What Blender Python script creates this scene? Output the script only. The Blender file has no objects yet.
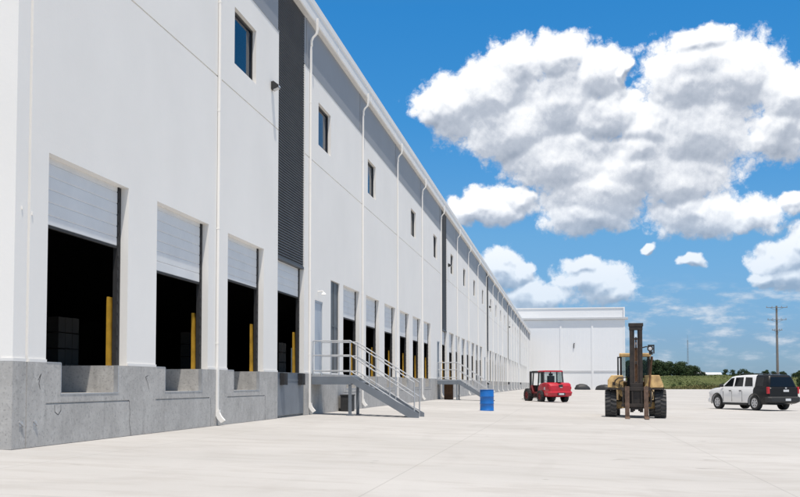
import bpy, bmesh, math, random
from math import sin, cos, pi, radians
from mathutils import Vector, Matrix

random.seed(7)
scene = bpy.context.scene
col = scene.collection

# ------------------------------------------------------------------ camera
CAM_H = 0.96
cam_d = bpy.data.cameras.new("camera")
cam_d.sensor_width = 36.0
cam_d.lens = 45.0
cam_d.shift_y = 0.11286
cam_d.clip_start = 0.1
cam_d.clip_end = 6000
cam = bpy.data.objects.new("camera", cam_d)
col.objects.link(cam)
cam.location = (0, 0, CAM_H)
cam.rotation_euler = (radians(92.6), 0, radians(9.369))
scene.camera = cam

# ------------------------------------------------------------------ light
SUN = Vector((0.16, -0.27, 1.0)).normalized()
sun_d = bpy.data.lights.new("sun", 'SUN')
sun_d.energy = 3.6
sun_d.angle = radians(0.53)
sun_d.color = (1.0, 0.94, 0.86)
sun = bpy.data.objects.new("sun", sun_d)
col.objects.link(sun)
sun.rotation_euler = SUN.to_track_quat('Z', 'Y').to_euler()

scene.view_settings.view_transform = 'Standard'
scene.view_settings.look = 'None'
scene.view_settings.exposure = 0.27
scene.view_settings.gamma = 1.0
scene.view_settings.use_curve_mapping = False

# ------------------------------------------------------------------ world: sky with cumulus clouds by direction
CLOUDS = [(-6.18, 15.74, 2.59, 2.04), (-7.63, 15.59, 1.39, 1.19), (-4.16, 16.24, 2.86, 2.14), (-2.43, 18.05, 2.16, 1.68), (-3.03, 14.31, 3.41, 2.17), (-0.17, 15.83, 3.08, 2.54), (-0.15, 18.22, 2.25, 1.46), (2.09, 17.31, 1.88, 1.77), (7.0, 16.56, 3.05, 2.56), (9.64, 16.48, 2.95, 2.27), (11.92, 15.24, 1.89, 2.12), (7.56, 18.36, 2.36, 0.91), (4.54, 14.26, 2.16, 1.7), (7.5, 13.8, 4.14, 2.35), (11.64, 13.47, 1.79, 1.74), (-0.2, 12.58, 3.9, 2.29), (2.03, 10.74, 3.93, 1.97), (1.35, 9.49, 2.87, 1.33), (4.24, 11.85, 3.23, 1.94), (7.44, 9.25, 3.01, 1.4), (10.14, 9.11, 1.82, 1.17), (6.4, 11.2, 3.26, 1.93), (-4.48, 10.13, 2.4, 1.12), (-5.45, 9.8, 1.49, 0.73), (-2.59, 10.43, 1.47, 0.84), (-3.35, 6.95, 1.14, 1.13), (-2.5, 6.21, 0.91, 0.74), (-1.09, 5.17, 1.51, 0.79), (1.98, 5.46, 1.87, 1.12), (0.99, 6.82, 1.17, 0.62), (2.97, 5.16, 1.2, 0.67), (6.98, 6.71, 0.8, 0.40), (4.79, 7.5, 0.55, 0.36), (11.53, 6.64, 1.69, 1.28), (12.64, 7.49, 1.28, 1.16), (12.11, 5.77, 1.67, 0.8), (12.28, 9.62, 0.99, 0.84), (10.91, 5.76, 1.11, 0.54), (2.34, 15.07, 2.53, 1.81), (4.25, 12.93, 2.16, 1.39), (3.31, 17.24, 0.66, 1.04),
          (-3.6, 6.5, 1.6, 1.2), (-1.4, 5.0, 2.4, 0.9), (1.7, 5.9, 2.2, 1.3), (-3.4, 4.4, 1.2, 0.7), (19, 13, 4, 2.4), (22, 11, 4, 1.8), (29, 8, 4, 1.4)]
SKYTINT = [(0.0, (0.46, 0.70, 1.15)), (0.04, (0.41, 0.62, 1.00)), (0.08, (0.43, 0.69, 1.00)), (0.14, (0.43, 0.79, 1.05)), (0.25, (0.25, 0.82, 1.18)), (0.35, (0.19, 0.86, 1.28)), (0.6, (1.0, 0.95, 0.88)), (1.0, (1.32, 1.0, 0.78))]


class NT:
    """small helper to write node trees"""
    def __init__(self, tree):
        self.t = tree

    def node(self, kind, **kw):
        n = self.t.nodes.new(kind)
        for k, v in kw.items():
            setattr(n, k, v)
        return n

    def link(self, a, b):
        self.t.links.new(a, b)

    def put(self, sock, v):
        if isinstance(v, bpy.types.NodeSocket):
            self.link(v, sock)
        else:
            sock.default_value = v

    def math(self, op, a, b=0.0, c=0.0, clamp=False):
        n = self.node('ShaderNodeMath', operation=op, use_clamp=clamp)
        self.put(n.inputs[0], a)
        self.put(n.inputs[1], b)
        self.put(n.inputs[2], c)
        return n.outputs[0]

    def vmath(self, op, a, b=(0, 0, 0)):
        n = self.node('ShaderNodeVectorMath', operation=op)
        self.put(n.inputs[0], a)
        self.put(n.inputs[1], b)
        return n.outputs['Value'] if op in ('LENGTH', 'DOT_PRODUCT') else n.outputs['Vector']

    def mix(self, f, a, b, blend='MIX'):
        n = self.node('ShaderNodeMix', data_type='RGBA', blend_type=blend)
        self.put(n.inputs[0], f)
        self.put(n.inputs[6], a)
        self.put(n.inputs[7], b)
        return n.outputs[2]

    def noise(self, vec, scale, detail=4.0, rough=0.55, color=False, lac=2.0):
        n = self.node('ShaderNodeTexNoise')
        n.inputs['Scale'].default_value = scale
        n.inputs['Detail'].default_value = detail
        n.inputs['Roughness'].default_value = rough
        n.inputs['Lacunarity'].default_value = lac
        if vec is not None:
            self.link(vec, n.inputs['Vector'])
        return n.outputs['Color'] if color else n.outputs['Fac']

    def ramp(self, f, stops):
        n = self.node('ShaderNodeValToRGB')
        e = n.color_ramp.elements
        while len(e) < len(stops):
            e.new(0.5)
        for el, (p, c) in zip(e, stops):
            el.position = p
            el.color = c if len(c) == 4 else (*c, 1)
        self.put(n.inputs[0], f)
        return n.outputs[0]

    def sstep(self, x, a, b):
        n = self.node('ShaderNodeMapRange', interpolation_type='SMOOTHSTEP')
        self.put(n.inputs[0], x)
        n.inputs[1].default_value = a
        n.inputs[2].default_value = b
        return n.outputs[0]


def cloud_group():
    g = bpy.data.node_groups.new("cloud_density", 'ShaderNodeTree')
    g.interface.new_socket("P", in_out='INPUT', socket_type='NodeSocketVector')
    g.interface.new_socket("Density", in_out='OUTPUT', socket_type='NodeSocketFloat')
    g.interface.new_socket("Shape", in_out='OUTPUT', socket_type='NodeSocketFloat')
    T = NT(g)
    gi = T.node('NodeGroupInput')
    go = T.node('NodeGroupOutput')
    p = gi.outputs[0]

    def noise2(vec, scale, detail, rough, color=False):
        n = T.node('ShaderNodeTexNoise', noise_dimensions='2D')
        n.inputs['Scale'].default_value = scale
        n.inputs['Detail'].default_value = detail
        n.inputs['Roughness'].default_value = rough
        T.link(vec, n.inputs['Vector'])
        return n.outputs['Color'] if color else n.outputs['Fac']

    def cells(vec, scale, detail):
        v = T.node('ShaderNodeTexVoronoi', voronoi_dimensions='2D', feature='F1')
        v.inputs['Scale'].default_value = scale
        v.inputs['Detail'].default_value = detail
        v.inputs['Roughness'].default_value = 0.62
        v.inputs['Lacunarity'].default_value = 2.3
        T.link(vec, v.inputs['Vector'])
        return v.outputs['Distance']
    w = T.vmath('SUBTRACT', noise2(p, 0.45, 3, 0.55, True), (0.5, 0.5, 0.5))
    q = T.vmath('ADD', p, T.vmath('MULTIPLY', w, (1.7, 1.2, 0)))
    F = None
    for a, e, ra, re in CLOUDS:
        d = T.vmath('LENGTH', T.vmath('MULTIPLY', T.vmath('SUBTRACT', q, (a, e, 0)), (1 / (ra * 1.12), 1 / (re * 1.12), 0)))
        F = d if F is None else T.math('SMOOTH_MIN', F, d, 0.16)
    shape = T.math('SUBTRACT', 1.0, F)
    w2 = T.vmath('SUBTRACT', noise2(p, 2.6, 3, 0.6, True), (0.5, 0.5, 0.5))
    q2 = T.vmath('ADD', p, T.vmath('MULTIPLY', w2, (0.42, 0.42, 0)))
    bil = T.math('SUBTRACT', 0.5, T.math('ADD', T.math('MULTIPLY', cells(q2, 0.95, 3.0), 0.6), T.math('MULTIPLY', cells(q, 0.36, 1.0), 0.4)))
    n1 = T.math('SUBTRACT', noise2(p, 0.8, 9, 0.57), 0.5)
    d = T.math('ADD', T.math('MINIMUM', T.math('MULTIPLY', T.math('ADD', shape, 0.06), 1.7), 1.15), T.math('MULTIPLY', bil, BIL))
    d = T.math('ADD', d, T.math('MULTIPLY', n1, FBM))
    T.link(d, go.inputs[0])
    T.link(shape, go.inputs[1])
    return g


BIL, FBM = 0.62, 0.66
world = bpy.data.worlds.new("World")
scene.world = world
world.use_nodes = True
wt = world.node_tree
wt.nodes.clear()
W = NT(wt)
out = W.node('ShaderNodeOutputWorld')
sky = W.node('ShaderNodeTexSky', sky_type='NISHITA')
sky.sun_disc = False
sky.sun_elevation = math.asin(SUN.z)
sky.sun_rotation = math.atan2(SUN.x, SUN.y)
sky.altitude = 0
sky.air_density = 1.0
sky.dust_density = 0.6
sky.ozone_density = 2.0
tc = W.node('ShaderNodeTexCoord')
sep = W.node('ShaderNodeSeparateXYZ')
W.link(tc.outputs['Generated'], sep.inputs[0])
az = W.math('MULTIPLY', W.math('ARCTAN2', sep.outputs[0], sep.outputs[1]), 180 / pi)
el = W.math('MULTIPLY', W.math('ARCSINE', sep.outputs[2]), 180 / pi)
comb = W.node('ShaderNodeCombineXYZ')
W.link(az, comb.inputs[0])
W.link(el, comb.inputs[1])
P = comb.outputs[0]
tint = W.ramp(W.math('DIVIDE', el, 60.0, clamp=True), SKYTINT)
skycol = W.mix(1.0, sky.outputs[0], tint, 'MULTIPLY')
CG = cloud_group()


def dens(vec):
    n = W.node('ShaderNodeGroup')
    n.node_tree = CG
    W.link(vec, n.inputs[0])
    return n.outputs[0], n.outputs[1]


d0, s0 = dens(P)
d1, s1 = dens(W.vmath('ADD', P, (-0.08, 0.30, 0)))
d2, s2 = dens(W.vmath('ADD', P, (0.1, 1.5, 0)))
# light comes from above: the more cloud there is overhead, the greyer it gets
over = W.math('ADD', W.math('MULTIPLY', W.math('MAXIMUM', d2, 0.0), 0.16), W.math('MULTIPLY', W.math('MAXIMUM', s2, 0.0), 0.47))
relief = W.math('ADD', W.math('MULTIPLY', W.math('SUBTRACT', d0, d1), 0.30), W.math('MULTIPLY', W.math('SUBTRACT', s0, s1), 1.45))
lit = W.math('ADD', W.math('SUBTRACT', 0.97, over), relief, clamp=True)
ccol = W.ramp(lit, [(0.0, (2.9, 3.35, 4.1)), (0.40, (4.4, 4.8, 5.5)), (0.68, (6.9, 7.15, 7.6)), (0.92, (8.8, 8.9, 9.0)), (1.0, (9.3, 9.3, 9.3))])
alpha = W.sstep(d0, -0.04, 0.50)
# thin broken cloud low over the horizon, paled by the air in front of it
lown = W.noise(W.vmath('MULTIPLY', P, (0.42, 1.15, 0)), 1.0, 6, 0.6)
band = W.math('MULTIPLY', W.sstep(el, 0.3, 2.2), W.math('SUBTRACT', 1.0, W.sstep(el, 4.2, 6.2)))
side = W.math('ADD', 0.25, W.math('MULTIPLY', W.sstep(az, 0.5, 5.0), 0.75))
alow = W.math('MULTIPLY', W.math('MULTIPLY', W.sstep(lown, 0.46, 0.66), band), W.math('MULTIPLY', side, 0.64))
low = W.sstep(el, 4.0, 11.5)
alpha = W.math('MULTIPLY', alpha, W.math('ADD', 0.60, W.math('MULTIPLY', low, 0.39)))
skylow = W.mix(alow, skycol, W.mix(W.sstep(lown, 0.5, 0.75), (4.6, 5.3, 6.2, 1), (7.2, 7.5, 7.9, 1)))
full = W.mix(alpha, skylow, ccol)
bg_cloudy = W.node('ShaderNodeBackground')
bg_outside = W.node('ShaderNodeBackground')
# white cloud added over the sky out of view, to neutralise light on the facade
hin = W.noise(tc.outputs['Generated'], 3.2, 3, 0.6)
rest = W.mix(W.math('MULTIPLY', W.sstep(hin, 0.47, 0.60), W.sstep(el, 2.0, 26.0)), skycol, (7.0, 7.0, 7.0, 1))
for b_, c_ in ((bg_cloudy, full), (bg_outside, rest)):
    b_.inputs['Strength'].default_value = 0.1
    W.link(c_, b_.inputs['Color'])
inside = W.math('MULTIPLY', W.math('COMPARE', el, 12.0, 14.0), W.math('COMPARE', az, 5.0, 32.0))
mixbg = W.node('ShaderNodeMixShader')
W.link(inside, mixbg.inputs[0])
W.link(bg_outside.outputs[0], mixbg.inputs[1])
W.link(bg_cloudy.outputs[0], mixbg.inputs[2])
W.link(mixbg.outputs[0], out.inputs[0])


# ------------------------------------------------------------------ materials
def pmat(name, base, rough=0.6, var=0.12, scale=2.0, metal=0.0, bump=0.0, bscale=30.0, spec=0.5, tint=None, stretch=(1, 1, 1), coat=0.0):
    m = bpy.data.materials.new(name)
    m.use_nodes = True
    T = NT(m.node_tree)
    b = m.node_tree.nodes['Principled BSDF']
    b.inputs['Roughness'].default_value = rough
    b.inputs['Metallic'].default_value = metal
    b.inputs['Specular IOR Level'].default_value = spec
    if coat:
        b.inputs['Coat Weight'].default_value = coat
        b.inputs['Coat Roughness'].default_value = 0.08
    t = T.node('ShaderNodeTexCoord')
    v = T.vmath('MULTIPLY', t.outputs['Object'], stretch)
    f = T.noise(v, scale, 6, 0.6)
    lo = tuple(c * (1 - var) for c in base)
    hi = tuple(min(1, c * (1 + var)) for c in base)
    if tint:
        lo = tint
    c = T.ramp(f, [(0.3, lo), (0.7, hi)])
    T.link(c, b.inputs['Base Color'])
    if bump:
        bn = T.node('ShaderNodeBump')
        bn.inputs['Strength'].default_value = bump
        bn.inputs['Distance'].default_value = 0.02
        T.link(T.noise(t.outputs['Object'], bscale, 4, 0.6), bn.inputs['Height'])
        T.link(bn.outputs[0], b.inputs['Normal'])
    return m


M = {}
M['white_wall'] = pmat('white_wall_paint', (0.86, 0.835, 0.79), 0.75, 0.035, 0.30, bump=0.08, bscale=18, spec=0.3)
M['white_trim'] = pmat('white_trim', (0.82, 0.80, 0.76), 0.5, 0.03, 1.0)
M['door_panel'] = pmat('white_door_steel', (0.70, 0.70, 0.695), 0.45, 0.05, 1.5)
M['grey_band'] = pmat('grey_band_paint', (0.275, 0.285, 0.30), 0.55, 0.05, 0.6)
M['louvre'] = pmat('charcoal_louvre', (0.068, 0.071, 0.076), 0.5, 0.12, 1.2)
M['grey_steel'] = pmat('grey_painted_steel', (0.17, 0.19, 0.215), 0.45, 0.12, 2.0)
M['grey_door'] = pmat('grey_door_paint', (0.42, 0.46, 0.51), 0.45, 0.05, 1.0)
M['dark_panel'] = pmat('dark_grey_panel', (0.10, 0.108, 0.115), 0.5, 0.25, 1.2)
M['galv'] = pmat('galvanised_steel', (0.50, 0.51, 0.52), 0.42, 0.14, 5.0, metal=0.55)
M['black'] = pmat('black_rubber', (0.022, 0.022, 0.023), 0.75, 0.3, 6.0)
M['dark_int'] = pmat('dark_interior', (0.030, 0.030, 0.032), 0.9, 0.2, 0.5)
M['yellow'] = pmat('yellow_safety_paint', (0.46, 0.26, 0.025), 0.5, 0.25, 4.0)
M['rust'] = pmat('rusty_brown', (0.13, 0.065, 0.03), 0.8, 0.4, 6.0)
M['lamp_black'] = pmat('black_lamp_housing', (0.03, 0.03, 0.03), 0.4, 0.1, 4.0)
M['lens'] = pmat('frosted_lens', (0.55, 0.56, 0.57), 0.2, 0.05, 4.0)
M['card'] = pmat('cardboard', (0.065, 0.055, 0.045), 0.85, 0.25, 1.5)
M['wood'] = pmat('weathered_wood', (0.22, 0.17, 0.13), 0.85, 0.25, 3.0, stretch=(6, 6, 0.4))
M['bark'] = pmat('bark', (0.09, 0.07, 0.05), 0.9, 0.3, 3.0, stretch=(4, 4, 0.6))
M['blue'] = pmat('blue_drum_paint', (0.008, 0.135, 0.46), 0.42, 0.12, 3.0)
M['blue_lid'] = pmat('blue_drum_lid', (0.012, 0.15, 0.48), 0.45, 0.12, 6.0)
M['fk_yellow'] = pmat('worn_yellow_paint', (0.60, 0.405, 0.17), 0.6, 0.18, 3.5, tint=(0.33, 0.21, 0.09))
M['fk_dark'] = pmat('greasy_dark_steel', (0.030, 0.022, 0.017), 0.6, 0.45, 5.0)
M['fork'] = pmat('worn_fork_steel', (0.135, 0.082, 0.055), 0.55, 0.45, 8.0)
M['tyre'] = pmat('tyre_rubber', (0.032, 0.032, 0.033), 0.85, 0.25, 6.0)
M['tyre_dusty'] = pmat('dusty_tyre_rubber', (0.075, 0.072, 0.07), 0.9, 0.35, 5.0)
M['rim'] = pmat('silver_rim', (0.62, 0.62, 0.63), 0.4, 0.06, 8.0, metal=0.1)
M['dark_rim'] = pmat('dusty_grey_rim', (0.16, 0.15, 0.15), 0.55, 0.2, 8.0)
M['red'] = pmat('red_machine_paint', (0.50, 0.012, 0.028), 0.35, 0.12, 2.5, coat=0.4)
M['dark_red'] = pmat('dark_red_paint', (0.17, 0.012, 0.016), 0.45, 0.2, 3.0)
M['car_white'] = pmat('white_car_paint', (0.82, 0.825, 0.83), 0.28, 0.02, 1.0, coat=0.6)
M['car_black'] = pmat('black_car_paint', (0.010, 0.0105, 0.012), 0.35, 0.1, 1.0, spec=0.25, coat=0.12)
M['plastic'] = pmat('dark_plastic', (0.022, 0.023, 0.024), 0.6, 0.1, 4.0)
M['tail'] = pmat('red_tail_lamp', (0.50, 0.02, 0.03), 0.2, 0.1, 5.0)
M['clear'] = pmat('clear_headlamp', (0.60, 0.62, 0.64), 0.15, 0.05, 5.0)
M['plate'] = pmat('number_plate', (0.62, 0.63, 0.64), 0.5, 0.04, 5.0)
M['tarp'] = pmat('black_tarp', (0.020, 0.021, 0.023), 0.55, 0.3, 0.6)
M['metal_panel'] = pmat('white_metal_cladding', (0.80, 0.80, 0.795), 0.5, 0.02, 0.1)
M['seam'] = pmat('grey_trim', (0.55, 0.555, 0.56), 0.5, 0.05, 0.3)
M['tower'] = pmat('tower_steel', (0.28, 0.29, 0.30), 0.6, 0.1, 1.0)
M['seat'] = pmat('black_vinyl', (0.02, 0.02, 0.022), 0.6, 0.2, 5.0)
M['pole_grey'] = pmat('weathered_pole_timber', (0.21, 0.19, 0.17), 0.85, 0.2, 0.8, stretch=(3, 3, 0.3))
M['insul'] = pmat('insulator', (0.30, 0.31, 0.33), 0.3, 0.1, 4.0)


def glass_mat(name, base, rough=0.06):
    m = bpy.data.materials.new(name)
    m.use_nodes = True
    T = NT(m.node_tree)
    b = m.node_tree.nodes['Principled BSDF']
    t = T.node('ShaderNodeTexCoord')
    c = T.ramp(T.noise(t.outputs['Object'], 0.7, 2), [(0.3, tuple(x * 0.8 for x in base)), (0.7, base)])
    T.link(c, b.inputs['Base Color'])
    b.inputs['Roughness'].default_value = rough
    b.inputs['IOR'].default_value = 1.45
    b.inputs['Specular IOR Level'].default_value = 0.5
    return m


M['win_glass'] = glass_mat('navy_window_glass', (0.002, 0.014, 0.034))
M['car_glass'] = glass_mat('tinted_car_glass', (0.006, 0.008, 0.010), 0.04)


def clear_glass(name, tint, fac):
    m = bpy.data.materials.new(name)
    m.use_nodes = True
    T = NT(m.node_tree)
    b = m.node_tree.nodes['Principled BSDF']
    t = T.node('ShaderNodeTexCoord')
    c = T.ramp(T.noise(t.outputs['Object'], 2.0, 2), [(0.3, tuple(x * 0.9 for x in tint)), (0.7, tint)])
    tr = T.node('ShaderNodeBsdfTransparent')
    tr.inputs[0].default_value = (0.72, 0.80, 0.80, 1)
    T.link(c, b.inputs['Base Color'])
    b.inputs['Roughness'].default_value = 0.05
    mx = T.node('ShaderNodeMixShader')
    mx.inputs[0].default_value = fac
    T.link(tr.outputs[0], mx.inputs[1])
    T.link(b.outputs[0], mx.inputs[2])
    T.link(mx.outputs[0], m.node_tree.nodes['Material Output'].inputs[0])
    return m


M['cab_glass'] = clear_glass('cab_glass', (0.05, 0.08, 0.08), 0.25)


def concrete_wall():
    m = bpy.data.materials.new('cast_concrete')
    m.use_nodes = True
    T = NT(m.node_tree)
    b = m.node_tree.nodes['Principled BSDF']
    b.inputs['Roughness'].default_value = 0.85
    t = T.node('ShaderNodeTexCoord')
    o = t.outputs['Object']
    f = T.noise(o, 1.3, 9, 0.72)
    c = T.ramp(f, [(0.28, (0.36, 0.348, 0.328)), (0.5, (0.455, 0.44, 0.415)), (0.72, (0.54, 0.525, 0.495))])
    # vertical weather streaks
    s = T.noise(T.vmath('MULTIPLY', o, (2.4, 2.4, 0.22)), 2.2, 5, 0.6)
    c = T.mix(T.math('MULTIPLY', T.sstep(s, 0.50, 0.70), 0.28), c, (0.25, 0.244, 0.235, 1))
    pits = T.noise(o, 26, 3, 0.6)
    c = T.mix(T.math('MULTIPLY', T.sstep(pits, 0.54, 0.68), 0.50), c, (0.20, 0.195, 0.19, 1))
    lt = T.noise(o, 5.5, 6, 0.7)
    c = T.mix(T.math('MULTIPLY', T.sstep(lt, 0.54, 0.68), 0.55), c, (0.58, 0.565, 0.535, 1))
    gr = T.noise(o, 3.4, 9, 0.75)
    c = T.mix(T.math('MULTIPLY', T.sstep(gr, 0.55, 0.70), 0.5), c, (0.235, 0.225, 0.21, 1))
    T.link(c, b.inputs['Base Color'])
    bn = T.node('ShaderNodeBump')
    bn.inputs['Strength'].default_value = 0.25
    bn.inputs['Distance'].default_value = 0.02
    T.link(T.noise(o, 9, 8, 0.65), bn.inputs['Height'])
    T.link(bn.outputs[0], b.inputs['Normal'])
    return m


M['concrete'] = concrete_wall()


def paving():
    m = bpy.data.materials.new('pale_concrete_paving')
    m.use_nodes = True
    T = NT(m.node_tree)
    b = m.node_tree.nodes['Principled BSDF']
    b.inputs['Roughness'].default_value = 0.9
    b.inputs['Specular IOR Level'].default_value = 0.25
    t = T.node('ShaderNodeTexCoord')
    o = t.outputs['Object']
    big = T.noise(T.vmath('MULTIPLY', o, (0.5, 1, 1)), 0.16, 6, 0.6)
    c = T.ramp(big, [(0.32, (0.42, 0.407, 0.388)), (0.55, (0.485, 0.472, 0.453)), (0.72, (0.535, 0.522, 0.503))])
    mid = T.noise(T.vmath('MULTIPLY', o, (0.35, 1, 1)), 1.9, 8, 0.70)
    c = T.mix(T.math('MULTIPLY', T.sstep(mid, 0.46, 0.64), 0.50), c, (0.385, 0.362, 0.338, 1))
    stain = T.noise(T.vmath('MULTIPLY', o, (1.0, 0.6, 1)), 0.42, 5, 0.6)
    c = T.mix(T.math('MULTIPLY', T.sstep(stain, 0.56, 0.72), 0.26), c, (0.345, 0.315, 0.29, 1))
    fine = T.noise(o, 55, 3, 0.6)
    c = T.mix(T.math('MULTIPLY', T.sstep(fine, 0.52, 0.68), 0.22), c, (0.36, 0.345, 0.325, 1))
    # faint tyre tracks curving over the yard and small oil spots
    tw = T.vmath('ADD', o, T.vmath('MULTIPLY', T.noise(o, 0.035, 2, 0.5, True), (26, 8, 0)))
    wv = T.node('ShaderNodeTexWave', wave_type='BANDS', bands_direction='X')
    wv.inputs['Scale'].default_value = 0.16
    wv.inputs['Distortion'].default_value = 1.2
    wv.inputs['Detail'].default_value = 2
    T.link(tw, wv.inputs['Vector'])
    trk = T.math('MULTIPLY', T.sstep(wv.outputs['Fac'], 0.90, 0.985), T.sstep(T.noise(o, 0.25, 4, 0.6), 0.42, 0.62))
    c = T.mix(T.math('MULTIPLY', trk, 0.10), c, (0.27, 0.255, 0.24, 1))
    spot = T.noise(o, 1.7, 2, 0.5)
    c = T.mix(T.math('MULTIPLY', T.sstep(spot, 0.715, 0.77), 0.40), c, (0.20, 0.185, 0.17, 1))
    # sawn control joints every few metres
    sp = T.node('ShaderNodeSeparateXYZ')
    T.link(o, sp.inputs[0])

    def joint(v, per, off, wd):
        k = T.math('PINGPONG', T.math('ADD', v, off), per / 2)
        return T.math('LESS_THAN', k, wd)
    slab = T.node('ShaderNodeTexWhiteNoise', noise_dimensions='2D')
    cell = T.node('ShaderNodeCombineXYZ')
    T.link(T.math('FLOOR', T.math('DIVIDE', T.math('ADD', sp.outputs[0], 2.05), 4.6)), cell.inputs[0])
    T.link(T.math('FLOOR', T.math('DIVIDE', T.math('ADD', sp.outputs[1], 0.4), 4.6)), cell.inputs[1])
    T.link(cell.outputs[0], slab.inputs['Vector'])
    c = T.mix(T.math('MULTIPLY', slab.outputs['Value'], 0.10), c, (0.42, 0.40, 0.375, 1))
    j = T.math('MAXIMUM', joint(sp.outputs[0], 4.6, 2.05, 0.010), joint(sp.outputs[1], 4.6, 0.4, 0.012))
    c = T.mix(T.math('MULTIPLY', j, 0.32), c, (0.22, 0.21, 0.20, 1))
    T.link(c, b.inputs['Base Color'])
    bn = T.node('ShaderNodeBump')
    bn.inputs['Strength'].default_value = 0.12
    bn.inputs['Distance'].default_value = 0.01
    T.link(T.noise(o, 20, 6, 0.7), bn.inputs['Height'])
    T.link(bn.outputs[0], b.inputs['Normal'])
    return m


M['paving'] = paving()


def field_mat():
    m = bpy.data.materials.new('rough_field')
    m.use_nodes = True
    T = NT(m.node_tree)
    b = m.node_tree.nodes['Principled BSDF']
    b.inputs['Roughness'].default_value = 1.0
    b.inputs['Specular IOR Level'].default_value = 0.1
    t = T.node('ShaderNodeTexCoord')
    o = t.outputs['Object']
    f = T.noise(T.vmath('MULTIPLY', o, (0.35, 1, 1)), 0.11, 8, 0.7)
    c = T.ramp(f, [(0.30, (0.055, 0.072, 0.022)), (0.5, (0.092, 0.108, 0.036)), (0.66, (0.135, 0.135, 0.055)), (0.8, (0.19, 0.165, 0.085))])
    # drier strip along the edge of the paving
    sp = T.node('ShaderNodeSeparateXYZ')
    T.link(o, sp.inputs[0])
    dry = T.math('SUBTRACT', 1.0, T.sstep(T.math('ADD', sp.outputs[1], T.math('MULTIPLY', T.noise(o, 0.05, 5, 0.6), 40)), 318, 345))
    c = T.mix(T.math('MULTIPLY', dry, 0.75), c, (0.19, 0.165, 0.075, 1))
    T.link(c, b.inputs['Base Color'])
    return m


M['field'] = field_mat()


def leaf_mat(name, dark, light):
    m = bpy.data.materials.new(name)
    m.use_nodes = True
    T = NT(m.node_tree)
    b = m.node_tree.nodes['Principled BSDF']
    b.inputs['Roughness'].default_value = 0.7
    b.inputs['Specular IOR Level'].default_value = 0.2
    g = T.node('ShaderNodeNewGeometry')
    c = T.ramp(g.outputs['Random Per Island'], [(0.0, dark), (1.0, light)])
    T.link(c, b.inputs['Base Color'])
    return m


M['leaf_dark'] = leaf_mat('dark_foliage', (0.018, 0.036, 0.014), (0.055, 0.085, 0.032))
M['leaf_mid'] = leaf_mat('green_foliage', (0.030, 0.055, 0.016), (0.075, 0.115, 0.035))
M['weed'] = leaf_mat('dry_weeds', (0.085, 0.095, 0.028), (0.24, 0.20, 0.09))
M['weed_green'] = leaf_mat('green_weeds', (0.070, 0.088, 0.030), (0.135, 0.15, 0.06))


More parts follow.
